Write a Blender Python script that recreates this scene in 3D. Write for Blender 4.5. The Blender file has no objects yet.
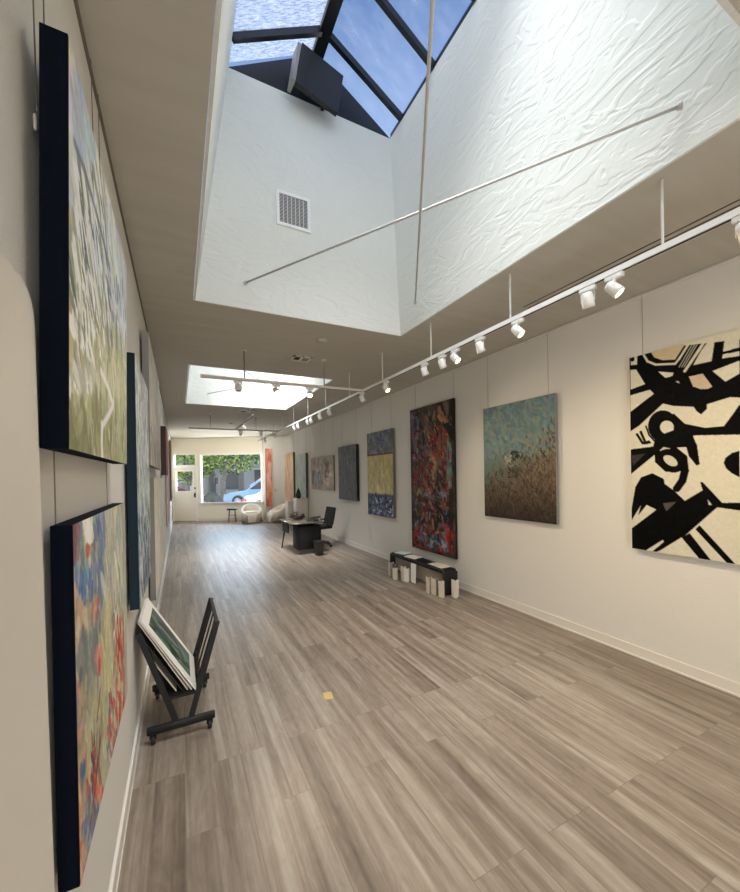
import bpy, bmesh, math, random
import numpy as np
from mathutils import Vector, Matrix
random.seed(7); rng = np.random.default_rng(11)
sc = bpy.context.scene
COL = sc.collection
PI = math.pi

# ------------------------------------------------------------------ camera calibration (metres; x right wall, y down the room, z up)
F, YAW, PIT, ROL, CYP, HC = 378.7, math.radians(26.725), math.radians(-.285), math.radians(-1.004), 476.84, 1.7
fw = np.array([math.sin(YAW)*math.cos(PIT), math.cos(YAW)*math.cos(PIT), math.sin(PIT)])
rt = np.array([math.cos(YAW), -math.sin(YAW), 0.]); up = np.cross(rt, fw)
rt, up = math.cos(ROL)*rt+math.sin(ROL)*up, -math.sin(ROL)*rt+math.cos(ROL)*up
CAM = np.array([0, 0, HC])
def proj(P):
    P = np.asarray(P, float)-CAM; d = P@fw
    return 370+F*(P@rt)/d, CYP-F*(P@up)/d
XL, XR, ZC = -.276, 3.703, 3.268
A0 = np.array([XL, 16.9, 0.]); E0 = np.array([3.026, -1.6, 0.]); E0 /= np.linalg.norm(E0); N0 = np.array([-E0[1], E0[0], 0.])
def fwp(s, z, off=0):            # point on (or beyond) the street wall
    P = A0+E0*s+N0*off; return (P[0], P[1], z)

cam = bpy.data.cameras.new('camera'); camo = bpy.data.objects.new('camera', cam); COL.objects.link(camo)
cam.sensor_fit = 'HORIZONTAL'; cam.sensor_width = 36; cam.lens = 36*F/740
cam.shift_y = (CYP-446)/740; cam.clip_start = .02; cam.clip_end = 300
M = Matrix.Identity(4)
for i in range(3): M[i][0], M[i][1], M[i][2], M[i][3] = rt[i], up[i], -fw[i], CAM[i]
camo.matrix_world = M
sc.camera = camo

# ------------------------------------------------------------------ materials
def lin(c): return tuple((x/255/12.92 if x/255 <= .04045 else ((x/255+.055)/1.055)**2.4) for x in c)
def S(r, g, b): return (*lin((r, g, b)), 1)
def newmat(name):
    m = bpy.data.materials.new(name); m.use_nodes = True
    nt = m.node_tree; b = nt.nodes['Principled BSDF']; return m, nt, b
def nd(nt, t, **kw):
    n = nt.nodes.new(t)
    for k, v in kw.items():
        if k.startswith('i_'): n.inputs[k[2:].replace('_', ' ')].default_value = v
        else: setattr(n, k, v)
    return n
def mat(name, col, rough=.6, metal=0, noise=0, nscale=8, bump=0, bscale=60, emit=None, est=1, spec=.5):
    m, nt, b = newmat(name)
    b.inputs['Base Color'].default_value = col; b.inputs['Roughness'].default_value = rough; b.inputs['Metallic'].default_value = metal
    b.inputs['Specular IOR Level'].default_value = spec
    tc = nd(nt, 'ShaderNodeTexCoord')
    if noise:
        n = nd(nt, 'ShaderNodeTexNoise'); n.inputs['Scale'].default_value = nscale; n.inputs['Detail'].default_value = 5
        nt.links.new(tc.outputs['Object'], n.inputs['Vector'])
        r = nd(nt, 'ShaderNodeValToRGB'); r.color_ramp.elements[0].position = .3; r.color_ramp.elements[1].position = .7
        r.color_ramp.elements[0].color = (*[c*(1-noise) for c in col[:3]], 1); r.color_ramp.elements[1].color = (*[min(1, c*(1+noise)) for c in col[:3]], 1)
        nt.links.new(n.outputs['Fac'], r.inputs['Fac']); nt.links.new(r.outputs['Color'], b.inputs['Base Color'])
    if bump:
        n = nd(nt, 'ShaderNodeTexNoise'); n.inputs['Scale'].default_value = bscale; n.inputs['Detail'].default_value = 4
        nt.links.new(tc.outputs['Object'], n.inputs['Vector'])
        bp = nd(nt, 'ShaderNodeBump'); bp.inputs['Strength'].default_value = bump; bp.inputs['Distance'].default_value = .01
        nt.links.new(n.outputs['Fac'], bp.inputs['Height']); nt.links.new(bp.outputs['Normal'], b.inputs['Normal'])
    if emit: b.inputs['Emission Color'].default_value = emit; b.inputs['Emission Strength'].default_value = est
    return m

def floor_mat():
    m, nt, b = newmat('plank_floor'); L = nt.links.new
    tc = nd(nt, 'ShaderNodeTexCoord'); sx = nd(nt, 'ShaderNodeSeparateXYZ'); L(tc.outputs['Object'], sx.inputs[0])
    cb = nd(nt, 'ShaderNodeCombineXYZ'); L(sx.outputs['Y'], cb.inputs['X']); L(sx.outputs['X'], cb.inputs['Y'])
    br = nd(nt, 'ShaderNodeTexBrick', offset=.37, offset_frequency=3)
    for k, v in (('Color1', (0, 0, 0, 1)), ('Color2', (1, 1, 1, 1)), ('Mortar', (.5, .5, .5, 1)), ('Scale', 1), ('Mortar Size', .0018), ('Mortar Smooth', .2), ('Brick Width', 1.22), ('Row Height', .152)): br.inputs[k].default_value = v
    L(cb.outputs[0], br.inputs['Vector'])
    rnd = nd(nt, 'ShaderNodeSeparateColor'); L(br.outputs['Color'], rnd.inputs[0])
    def math_(op, a, bb):
        n = nd(nt, 'ShaderNodeMath', operation=op)
        for i, v in enumerate((a, bb)):
            if isinstance(v, (int, float)): n.inputs[i].default_value = v
            else: L(v, n.inputs[i])
        return n.outputs[0]
    def streak(sy, sxx, off, detail, dist=0):
        c = nd(nt, 'ShaderNodeCombineXYZ')
        L(math_('ADD', math_('MULTIPLY', sx.outputs['Y'], sy), math_('MULTIPLY', rnd.outputs[0], off)), c.inputs[0])
        L(math_('MULTIPLY', sx.outputs['X'], sxx), c.inputs[1]); L(math_('MULTIPLY', rnd.outputs[0], 9.), c.inputs[2])
        n = nd(nt, 'ShaderNodeTexNoise'); n.inputs['Scale'].default_value = 1; n.inputs['Detail'].default_value = detail; n.inputs['Distortion'].default_value = dist
        n.inputs['Roughness'].default_value = .6
        L(c.outputs[0], n.inputs['Vector']); return n.outputs['Fac']
    a = streak(.55, 13, 37, 5, .4); f = streak(1.6, 70, 11, 4); k = streak(5, 16, 23, 5, 1.5)
    ramp = nd(nt, 'ShaderNodeValToRGB'); e = ramp.color_ramp.elements
    e[0].position = .27; e[0].color = S(88, 77, 67); e[1].position = .78; e[1].color = S(184, 176, 164)
    for p, c in ((.42, S(127, 113, 100)), (.52, S(147, 133, 119)), (.62, S(164, 153, 140))):
        x = e.new(p); x.color = c
    L(math_('ADD', math_('MULTIPLY', a, .75), math_('MULTIPLY', k, .25)), ramp.inputs['Fac'])
    mx = nd(nt, 'ShaderNodeMix', data_type='RGBA', blend_type='OVERLAY'); mx.inputs[0].default_value = .32
    L(ramp.outputs[0], mx.inputs[6]); g = nd(nt, 'ShaderNodeCombineColor')
    for i in range(3): L(f, g.inputs[i])
    L(g.outputs[0], mx.inputs[7])
    hs = nd(nt, 'ShaderNodeHueSaturation'); L(mx.outputs[2], hs.inputs['Color'])
    L(math_('ADD', math_('MULTIPLY', rnd.outputs[0], .18), .79), hs.inputs['Value'])
    dk = nd(nt, 'ShaderNodeMix', data_type='RGBA', blend_type='MULTIPLY'); L(math_('MULTIPLY', br.outputs['Fac'], .35), dk.inputs[0])
    L(hs.outputs[0], dk.inputs[6]); dk.inputs[7].default_value = (.3, .27, .25, 1)
    L(dk.outputs[2], b.inputs['Base Color'])
    b.inputs['Roughness'].default_value = .36; b.inputs['Specular IOR Level'].default_value = .45
    bp = nd(nt, 'ShaderNodeBump'); bp.inputs['Strength'].default_value = .12; bp.inputs['Distance'].default_value = .004
    L(f, bp.inputs['Height']); L(bp.outputs[0], b.inputs['Normal'])
    return m
def plaster_mat():
    m, nt, b = newmat('trowelled_plaster'); L = nt.links.new
    b.inputs['Base Color'].default_value = S(224, 226, 221); b.inputs['Roughness'].default_value = .75
    tc = nd(nt, 'ShaderNodeTexCoord'); mp = nd(nt, 'ShaderNodeMapping'); L(tc.outputs['Object'], mp.inputs[0])
    mp.inputs['Rotation'].default_value = (.7, .2, .2); mp.inputs['Scale'].default_value = (1, 1, 2.4)
    n = nd(nt, 'ShaderNodeTexNoise'); n.inputs['Scale'].default_value = 2.6; n.inputs['Detail'].default_value = 3; n.inputs['Distortion'].default_value = 1.2
    L(mp.outputs[0], n.inputs[0])
    r = nd(nt, 'ShaderNodeValToRGB'); e = r.color_ramp.elements
    e[0].position = .40; e[0].color = (0, 0, 0, 1); e[1].position = .455; e[1].color = (1, 1, 1, 1)
    x = e.new(.56); x.color = (.8, .8, .8, 1); x = e.new(.585); x.color = (.2, .2, .2, 1); x = e.new(.72); x.color = (.4, .4, .4, 1)
    L(n.outputs[0], r.inputs[0])
    n2 = nd(nt, 'ShaderNodeTexNoise'); n2.inputs['Scale'].default_value = 14; n2.inputs['Detail'].default_value = 5; L(tc.outputs['Object'], n2.inputs[0])
    ad = nd(nt, 'ShaderNodeMath', operation='MULTIPLY_ADD'); L(n2.outputs[0], ad.inputs[0]); ad.inputs[1].default_value = .5; L(r.outputs[0], ad.inputs[2])
    bp = nd(nt, 'ShaderNodeBump'); bp.inputs['Strength'].default_value = .22; bp.inputs['Distance'].default_value = .018
    L(ad.outputs[0], bp.inputs['Height']); L(bp.outputs[0], b.inputs['Normal']); return m
def ceiling_mat():
    m, nt, b = newmat('brushed_ceiling'); L = nt.links.new
    tc = nd(nt, 'ShaderNodeTexCoord'); mp = nd(nt, 'ShaderNodeMapping'); L(tc.outputs['Object'], mp.inputs[0]); mp.inputs['Scale'].default_value = (.9, 9, 1)
    n = nd(nt, 'ShaderNodeTexNoise'); n.inputs['Scale'].default_value = 1.3; n.inputs['Detail'].default_value = 6; L(mp.outputs[0], n.inputs[0])
    r = nd(nt, 'ShaderNodeValToRGB'); r.color_ramp.elements[0].position = .35; r.color_ramp.elements[1].position = .7
    r.color_ramp.elements[0].color = S(187, 183, 171); r.color_ramp.elements[1].color = S(194, 190, 179)
    L(n.outputs[0], r.inputs[0]); L(r.outputs[0], b.inputs['Base Color']); b.inputs['Roughness'].default_value = .8
    bp = nd(nt, 'ShaderNodeBump'); bp.inputs['Strength'].default_value = .15; bp.inputs['Distance'].default_value = .01
    L(n.outputs[0], bp.inputs['Height']); L(bp.outputs[0], b.inputs['Normal']); return m
def attr_mat(name, rough=.55, bump=.25, bscale=90):
    m, nt, b = newmat(name); L = nt.links.new
    a = nd(nt, 'ShaderNodeAttribute', attribute_name='Col'); L(a.outputs['Color'], b.inputs['Base Color']); b.inputs['Roughness'].default_value = rough
    b.inputs['Specular IOR Level'].default_value = .3 if bump else .06
    if bump:
        tc = nd(nt, 'ShaderNodeTexCoord'); n = nd(nt, 'ShaderNodeTexNoise'); n.inputs['Scale'].default_value = bscale; L(tc.outputs['Object'], n.inputs[0])
        bp = nd(nt, 'ShaderNodeBump'); bp.inputs['Strength'].default_value = bump; bp.inputs['Distance'].default_value = .004
        L(n.outputs[0], bp.inputs['Height']); L(bp.outputs[0], b.inputs['Normal'])
    return m
def glass_mat(name, dust, tint=(1, 1, 1, 1), scale=5., seed=0., lo=.35, hi=.75, aniso=(1, 1, 1)):
    m, nt, b = newmat(name); L = nt.links.new; nt.nodes.remove(b); out = nt.nodes['Material Output']
    tr = nd(nt, 'ShaderNodeBsdfTransparent'); tr.inputs[0].default_value = tint
    tl = nd(nt, 'ShaderNodeBsdfTranslucent'); tl.inputs[0].default_value = (.93, .95, 1, 1)
    gl = nd(nt, 'ShaderNodeBsdfGlossy'); gl.inputs['Roughness'].default_value = .05
    tc = nd(nt, 'ShaderNodeTexCoord'); mp = nd(nt, 'ShaderNodeMapping'); L(tc.outputs['Object'], mp.inputs[0]); mp.inputs['Location'].default_value = (seed, seed, seed); mp.inputs['Scale'].default_value = aniso
    n = nd(nt, 'ShaderNodeTexNoise'); n.inputs['Scale'].default_value = scale; n.inputs['Detail'].default_value = 8; n.inputs['Roughness'].default_value = .72; L(mp.outputs[0], n.inputs[0])
    r = nd(nt, 'ShaderNodeMapRange'); r.inputs[1].default_value = lo; r.inputs[2].default_value = hi; r.inputs[3].default_value = dust*.25; r.inputs[4].default_value = dust
    L(n.outputs[0], r.inputs[0])
    m1 = nd(nt, 'ShaderNodeMixShader'); L(r.outputs[0], m1.inputs[0]); L(tr.outputs[0], m1.inputs[1]); L(tl.outputs[0], m1.inputs[2])
    m2 = nd(nt, 'ShaderNodeMixShader'); m2.inputs[0].default_value = .04; L(m1.outputs[0], m2.inputs[1]); L(gl.outputs[0], m2.inputs[2])
    L(m2.outputs[0], out.inputs[0]); return m

MT = dict(
 wall=mat('wall_paint', S(221, 218, 211), .7, bump=.25, bscale=110),
 wall_far=mat('street_wall_paint', S(240, 233, 214), .6),
 smooth=mat('smooth_panel_paint', S(222, 216, 204), .6),
 base=mat('baseboard_paint', S(222, 217, 208), .4),
 floor=floor_mat(), plaster=plaster_mat(), ceil=ceiling_mat(),
 white=mat('white_enamel', S(236, 236, 234), .35), offwhite=mat('offwhite_enamel', S(225, 220, 210), .5),
 grey_metal=mat('grey_metal', S(150, 146, 140), .4, .3), rod=mat('painted_rod', S(196, 194, 190), .45),
 black=mat('black_plastic', S(24, 24, 25), .45), black_metal=mat('black_metal', S(16, 16, 18), .35, .3), black_wood=mat('black_lacquer_wood', S(11, 10, 11), .6, noise=.3, nscale=20),
 dark_frame=mat('skylight_frame_black', S(18, 20, 24), .4),
 navy=mat('navy_canvas_edge', S(8, 15, 26), .9, bump=.1, bscale=150, spec=.08), slate=mat('slate_canvas_edge', S(34, 48, 58), .85, spec=.1), greyedge=mat('grey_canvas_edge', S(140, 138, 132), .6),
 brownedge=mat('taupe_canvas_edge', S(112, 104, 94), .6), blackedge=mat('black_canvas_edge', S(15, 13, 13), .5), wineedge=mat('wine_canvas_edge', S(56, 18, 20), .5), mauve=mat('mauve_canvas', S(190, 165, 155), .6), umber=mat('umber_canvas_edge', S(110, 96, 78), .6),
 wire=mat('hanging_wire_steel', S(120, 115, 106), .4, .5), paint=attr_mat('acrylic_paint', .6), matte=attr_mat('flat_paint', .7, 0), leaf=attr_mat('leaves', .6, 0),
 bulb=mat('lit_lamp', S(255, 230, 180), .4, emit=S(255, 220, 150), est=22), lens_off=mat('dark_lens', S(160, 158, 152), .3),
 paper=mat('white_paper', S(236, 232, 224), .7), cream=mat('cream_paper', S(214, 204, 186), .7, noise=.06, nscale=40), purple=mat('violet_book_cover', S(70, 62, 105), .5), bluepaper=mat('blue_booklet', S(140, 175, 205), .6),
 tan=mat('tan_card', S(196, 166, 110), .6), uphol=mat('white_upholstery', S(236, 230, 218), .8, bump=.2, bscale=60), plinth=mat('white_plinth_paint', S(232, 226, 214), .5),
 pot=mat('dark_green_glaze', S(40, 50, 46), .25, noise=.3, nscale=10), bark=mat('bark', S(150, 142, 134), .9, noise=.35, nscale=8, bump=.6, bscale=20), ornament=mat('dark_brown_driftwood', S(58, 44, 38), .6, noise=.4, nscale=14, bump=.5, bscale=30),
 desk_top=mat('smoked_desk_top', S(92, 84, 76), .12, noise=.1), chair_fabric=mat('black_mesh_fabric', S(20, 20, 22), .8, bump=.3, bscale=300), bin=mat('charcoal_bin', S(58, 60, 60), .5),
 door=mat('door_paint', S(238, 230, 212), .45), shopframe=mat('window_frame_white', S(244, 241, 232), .4),
 shopglass=glass_mat('shop_window_glass', .006), skyL=glass_mat('dusty_skylight_glass', .92, (.9, .95, 1, 1), 16, 3., .38, .62, (1, 5, 1)), skyR=glass_mat('clear_skylight_glass', .34, (.97, .98, 1, 1), 4, 8., .42, .74, (1, 2.2, 1)),
 asphalt=mat('asphalt', S(176, 174, 180), .9, noise=.15, nscale=3), concrete=mat('pavement_concrete', S(205, 200, 190), .9, noise=.08, nscale=4),
 carblue=mat('pale_blue_car_paint', S(150, 196, 224), .2), carwhite=mat('white_car_paint', S(238, 240, 242), .2), carred=mat('crimson_car_paint', S(150, 40, 80), .2), carglass=mat('car_glass', S(28, 40, 60), .08), tyre=mat('tyre_rubber', S(26, 26, 28), .8), alloy=mat('alloy_wheel', S(180, 184, 190), .3, .6), red=mat('red_tail_light', S(220, 50, 70), .3, emit=S(200, 30, 50), est=.4),
 stucco=mat('grey_stucco', S(176, 178, 186), .8, noise=.08), stucco2=mat('white_stucco', S(225, 222, 214), .8, noise=.05), awning=mat('tan_awning', S(205, 185, 140), .8), shopdark=mat('dark_shopfront_glass', S(50, 56, 66), .15),
 walnut=mat('desk_leg_wood', S(60, 48, 40), .4), outlet=mat('switch_plate', S(205, 198, 184), .4), voidm=mat('duct_void', S(40, 38, 48), .8), copper=mat('brown_bowl', S(120, 80, 60), .6),
)

# ------------------------------------------------------------------ mesh builder
class MB:
    def __init__(s): s.v = []; s.f = []; s.smooth = []
    def add(s, vs, fs, sm=False):
        n = len(s.v); s.v += [tuple(map(float, v)) for v in vs]; s.f += [tuple(i+n for i in f) for f in fs]; s.smooth += [sm]*len(fs); return s
    def box(s, lo, hi, M=None):
        x0, y0, z0 = lo; x1, y1, z1 = hi
        vs = [(x0, y0, z0), (x1, y0, z0), (x1, y1, z0), (x0, y1, z0), (x0, y0, z1), (x1, y0, z1), (x1, y1, z1), (x0, y1, z1)]
        if M is not None: vs = [tuple(M@Vector(v)) for v in vs]
        return s.add(vs, [(0, 3, 2, 1), (4, 5, 6, 7), (0, 1, 5, 4), (1, 2, 6, 5), (2, 3, 7, 6), (3, 0, 4, 7)])
    def rbox(s, lo, hi, r=.01, seg=2, M=None):        # box with rounded edges
        bm = bmesh.new(); bmesh.ops.create_cube(bm, size=1)
        for v in bm.verts: v.co = Vector([lo[i]+(v.co[i]+.5)*(hi[i]-lo[i]) for i in range(3)])
        bmesh.ops.bevel(bm, geom=bm.edges[:], offset=r, segments=seg, affect='EDGES', profile=.5)
        bm.verts.ensure_lookup_table(); bm.verts.index_update()
        vs = [v.co.copy() for v in bm.verts]; fs = [[v.index for v in f.verts] for f in bm.faces]; bm.free()
        if M is not None: vs = [M@v for v in vs]
        return s.add(vs, fs, True)
    def bar(s, p, q, w, h=None, upv=(0, 0, 1)):       # rectangular bar between two points
        h = h or w; p, q = Vector(p), Vector(q); d = (q-p).normalized(); u_ = Vector(upv)
        if abs(d.dot(u_)) > .98: u_ = Vector((1, 0, 0))
        a = d.cross(u_).normalized(); b = a.cross(d).normalized()
        vs = [c+a*(i*w/2)+b*(j*h/2) for c in (p, q) for i, j in ((-1, -1), (1, -1), (1, 1), (-1, 1))]
        return s.add(vs, [(0, 1, 2, 3), (7, 6, 5, 4), (0, 4, 5, 1), (1, 5, 6, 2), (2, 6, 7, 3), (3, 7, 4, 0)])
    def tube(s, pts, r, n=8, cap=True):
        pts = [Vector(p) for p in pts]; rs = r if isinstance(r, (list, tuple)) else [r]*len(pts)
        vs = []; fs = []; prev = None
        for i, p in enumerate(pts):
            d = (pts[min(i+1, len(pts)-1)]-pts[max(i-1, 0)]).normalized()
            if prev is None: a = d.orthogonal().normalized()
            else: a = (prev-d*prev.dot(d)).normalized()
            prev = a; b = d.cross(a)
            vs += [p+(a*math.cos(2*PI*k/n)+b*math.sin(2*PI*k/n))*rs[i] for k in range(n)]
        for i in range(len(pts)-1):
            for k in range(n): fs.append((i*n+k, i*n+(k+1) % n, (i+1)*n+(k+1) % n, (i+1)*n+k))
        s.add(vs, fs, True)
        if cap:
            m = len(s.v)-len(vs); s.f.append(tuple(m+k for k in reversed(range(n)))); s.f.append(tuple(m+len(vs)-n+k for k in range(n))); s.smooth += [False, False]
        return s
    def lathe(s, prof, n=20, M=None):                 # prof: (radius, z)
        vs = [(r*math.cos(2*PI*k/n), r*math.sin(2*PI*k/n), z) for r, z in prof for k in range(n)]
        if M is not None: vs = [tuple(M@Vector(v)) for v in vs]
        fs = [(i*n+k, i*n+(k+1) % n, (i+1)*n+(k+1) % n, (i+1)*n+k) for i in range(len(prof)-1) for k in range(n)]
        s.add(vs, fs, True); m = len(s.v)-len(vs)
        s.f.append(tuple(m+k for k in reversed(range(n)))); s.f.append(tuple(m+len(vs)-n+k for k in range(n))); s.smooth += [False, False]
        return s
    def prism(s, poly, lo, hi, fn):                   # poly in 2-D, extruded lo..hi ; fn(a,b,t)->xyz
        n = len(poly); vs = [fn(a, b, lo) for a, b in poly]+[fn(a, b, hi) for a, b in poly]
        return s.add(vs, [tuple(range(n)), tuple(reversed(range(n, 2*n)))]+[(i, i+n, (i+1) % n+n, (i+1) % n) for i in range(n)])
    def build(s, name, m, parent=None, world=False, bevel=0):
        me = bpy.data.meshes.new(name); off = parent.location if (parent is not None and world) else Vector((0, 0, 0))
        if parent is not None and world and parent.parent is not None: off = off+parent.parent.location
        me.from_pydata([tuple(Vector(v)-off) for v in s.v], [], s.f)
        bm = bmesh.new(); bm.from_mesh(me)
        for f, sm in zip(bm.faces, s.smooth): f.smooth = sm
        bmesh.ops.recalc_face_normals(bm, faces=bm.faces[:]); bm.to_mesh(me); bm.free()
        o = bpy.data.objects.new(name, me); COL.objects.link(o); me.materials.append(m)
        if parent is not None: o.parent = parent
        if bevel:
            b = o.modifiers.new('bevel', 'BEVEL'); b.width = bevel; b.segments = 2; b.limit_method = 'ANGLE'
        return o
def tag(o, label=None, cat=None, group=None, kind=None):
    if label: o['label'] = label
    if cat: o['category'] = cat
    if group: o['group'] = group
    if kind: o['kind'] = kind
    return o
def thing(name, label, cat, loc=(0, 0, 0), rz=0, group=None, kind=None):
    o = bpy.data.objects.new(name, None); o.empty_display_size = .1; COL.objects.link(o); o.location = loc; o.rotation_euler = (0, 0, rz)
    return tag(o, label, cat, group, kind)
def struct(o): o['kind'] = 'structure'; return o
def dup(root, loc, rz=None, label=None, group=None):
    r = root.copy(); COL.objects.link(r); r.location = loc
    if rz is not None: r.rotation_euler = (0, 0, rz)
    if label: r['label'] = label
    if group: r['group'] = group
    for ch in list(root.children):
        c = ch.copy(); COL.objects.link(c); c.parent = r
        for g in ch.children:
            d = g.copy(); COL.objects.link(d); d.parent = c
    return r

# ================================================================== THE SETTING
YB = -3.6
yfar = lambda x: 16.9+(x-XL)*E0[1]/E0[0]
# floor
fl = MB(); fl.prism([(XL, YB), (XR, YB), (XR, yfar(XR)), (XL, yfar(XL))], -.12, 0, lambda a, b, t: (a, b, t))
struct(fl.build('floor', MT['floor']))
# ceiling with two skylight openings
W1 = (.154, 2.26, .605, 3.664); W2 = (.154, 2.26, 5.80, 8.815)
ce = MB(); T = .04
xs = [XL, .154-.018, 2.26+.018, XR]; HB = (.605-.018, 3.664+.018, 5.80-.018, 8.815+.018)
for i in range(3):
    for k, (y0, y1) in enumerate(((YB, HB[0]), (HB[0], HB[1]), (HB[1], HB[2]), (HB[2], HB[3]))):
        if i == 1 and k in (1, 3): continue
        ce.prism([(xs[i], y0), (xs[i+1], y0), (xs[i+1], y1), (xs[i], y1)], ZC, ZC+T, lambda a, b, t: (a, b, t))
    ce.prism([(xs[i], HB[3]), (xs[i+1], HB[3]), (xs[i+1], yfar(xs[i+1])), (xs[i], yfar(xs[i]))], ZC, ZC+T, lambda a, b, t: (a, b, t))
struct(ce.build('ceiling', MT['ceil']))
struct(MB().box((XL-.15, YB, -.12), (XL, 17.1, ZC+T)).build('wall_left', MT['wall']))
struct(MB().box((XR, YB, -.12), (XR+.15, 15.3, ZC+T)).build('wall_right', MT['wall']))
struct(MB().box((XL-.15, YB-.15, -.12), (XR+.15, YB, ZC+T)).build('wall_back', MT['wall']))
struct(MB().box((2.93, 14.8, -.05), (XR, 15.6, ZC)).build('wall_pier', MT['wall']))
for nm, x0, x1 in (('baseboard_left', XL, XL+.014), ('baseboard_right', XR-.014, XR)):
    b = MB().box((x0, YB, 0), (x1, 14.79 if x0 > 0 else 16.85, .10))
    q = (x1, x1+.004) if x0 < 0 else (x0-.012, x0)
    b.box((q[0], YB, 0), (q[1], 14.79 if x0 > 0 else 16.85, .018)); struct(b.build(nm, MT['base'], bevel=.003))
struct(MB().box((XR-.012, YB, ZC-.03), (XR, 14.79, ZC-.012)).build('trim_1', MT['offwhite']))
struct(MB().box((XL, YB, ZC-.03), (XL+.010, 16.8, ZC-.018)).build('trim_2', MT['brownedge']))
# seam (paired grooves) in the ceiling near the right wall
struct(MB().box((2.94, YB, ZC-.004), (2.95, 2.55, ZC)).box((3.0, YB, ZC-.004), (3.012, 2.55, ZC)).build('trim_3', mat('ceiling_seam', S(92, 82, 70), .8)))

def well(W, zt):
    xa, xb, ya, yb = W; ta, tb = xa+.315, xb-.09
    t = .017
    m = MB()
    def slab(p4, d):
        p4 = [Vector(p) for p in p4]; d = Vector(d); m.add(p4+[p+d for p in p4], [(0, 1, 2, 3), (7, 6, 5, 4), (0, 4, 5, 1), (1, 5, 6, 2), (2, 6, 7, 3), (3, 7, 4, 0)])
    slab([(xa, yb, ZC-.002), (xb, yb, ZC-.002), (tb, yb, zt), (ta, yb, zt)], (0, t, 0))
    slab([(xa, ya, ZC-.002), (xb, ya, ZC-.002), (tb, ya, zt), (ta, ya, zt)], (0, -t, 0))
    slab([(xa, ya, ZC-.002), (xa, yb, ZC-.002), (ta, yb, zt), (ta, ya, zt)], (-t, 0, 0))
    slab([(xb, ya, ZC-.002), (xb, yb, ZC-.002), (tb, yb, zt), (tb, ya, zt)], (t, 0, 0))
    return m, ta, tb
def skylight(W, idx, side):
    zt = 5.45; m, ta, tb = well(W, zt); struct(m.build('wall_skylight_'+side, MT['plaster']))
    ya, yb = W[2], W[3]; xm = (ta+tb)/2; zr = 5.95
    root = thing('window_%d' % idx, None, None, (xm, (ya+yb)/2, zt)); struct(root)
    fr = MB()
    fr.bar((xm, ya, zr+.01), (xm, yb+.03, zr+.01), .11, .10)
    for x in (ta, tb): fr.bar((x+(.03 if x > xm else -.03), ya, zt+.03), (x+(.03 if x > xm else -.03), yb, zt+.03), .05, .05)
    # gable ends
    for y in (yb+.02, ya-.02): fr.prism([(ta-.05, zt-.02), (tb+.05, zt-.02), (xm, zr+.03)], y-.015, y+.015, lambda a, b, t: (a, t, b))
    fr.build('window_frame', MT['dark_frame'], root, True)
    n = 5; step = .565
    for k in range(6):
        y = yb-.245-k*step
        if y < ya+.05: break
        for x in (ta, tb):
            MB().bar((x, y, zt+.02), (xm, y, zr+.01), .045, .06).build('glazing_bar', MT['dark_frame'], root, True)
    for x, mm in ((ta, 'skyL'), (tb, 'skyR')):
        p = MB().add([(x, ya, zt+.045), (x, yb, zt+.045), (xm, yb, zr+.045), (xm, ya, zr+.045)], [(0, 1, 2, 3)])
        p.build('pane', MT[mm], root, True)
skylight(W1, 2, 'near'); skylight(W2, 3, 'second')

# black housing under the ridge of the near skylight
b = thing('housing_box', 'black metal box mounted below the ridge at the far end of the near skylight', 'box', (1.235, 3.47, 5.262))
R_ = Matrix.Rotation(.17, 4, 'Y')@Matrix.Rotation(.10, 4, 'Z')
MB().box((-.22, -.025, .05), (.22, .025, .455), R_).build('casing', MT['black'], b, bevel=.004)
MB().box((-.257, -.02, .06), (-.224, .12, .44), R_).build('side_plate', MT['grey_metal'], b, bevel=.003)
for x in (-.12, .12): MB().bar(R_@Vector((x, .03, .2)), R_@Vector((x, .19, .2)), .03).build('bracket', MT['black_metal'], b)

# street wall (slanted to the room) with a door, its transom and the shop window
HOLES = dict(door=(.068, .985, 0, 2.115), tr=(.10, .985, 2.185, 2.65), win=(1.175, 3.60, .722, 2.604))
S1 = 3.78
def wall_cells(holes, s0, s1, z0, z1, t=.14):
    ss = sorted({s0, s1, *[h[0] for h in holes], *[h[1] for h in holes]}); zs = sorted({z0, z1, *[h[2] for h in holes], *[h[3] for h in holes]})
    m = MB()
    for i in range(len(ss)-1):
        for j in range(len(zs)-1):
            cs, cz = (ss[i]+ss[i+1])/2, (zs[j]+zs[j+1])/2
            if any(h[0] < cs < h[1] and h[2] < cz < h[3] for h in holes): continue
            m.prism([(ss[i], zs[j]), (ss[i+1], zs[j]), (ss[i+1], zs[j+1]), (ss[i], zs[j+1])], 0, t, lambda a, b, t_: fwp(a, b, t_))
    return m
struct(wall_cells(list(HOLES.values()), -.05, S1, -.02, ZC).build('wall_far', MT['wall_far']))
def fbox(m, s0, s1, z0, z1, o0, o1): return m.prism([(s0, z0), (s1, z0), (s1, z1), (s0, z1)], o0, o1, lambda a, b, t: fwp(a, b, t))
t4 = MB()
for z in (2.78, 2.93, 3.08): fbox(t4, 0.02, S1-.02, z, z+.018, -.014, 0)
fbox(t4, 0.02, S1-.02, ZC-.05, ZC, -.02, 0); struct(t4.build('trim_4', MT['wall_far']))
t5 = MB(); fbox(t5, 1.0, S1-.1, 0, .10, -.016, 0); struct(t5.build('baseboard_far', MT['base']))
w1 = struct(thing('window_1', None, None, fwp(2.4, .72)))
m = MB(); s0, s1, z0, z1 = HOLES['win']
for a in ((s0-.05, s1+.05, z1-.005, z1+.06), (s0-.05, s1+.05, z0-.07, z0+.005), (s0-.06, s0+.005, z0, z1), (s1-.005, s1+.05, z0, z1)): fbox(m, *a, -.025, .10)
m.build('window_frame', MT['shopframe'], w1, True)
m = MB(); fbox(m, s0-.07, s1+.06, z0-.02, z0+.012, -.10, 0); m.build('window_sill', MT['shopframe'], w1, True)
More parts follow.
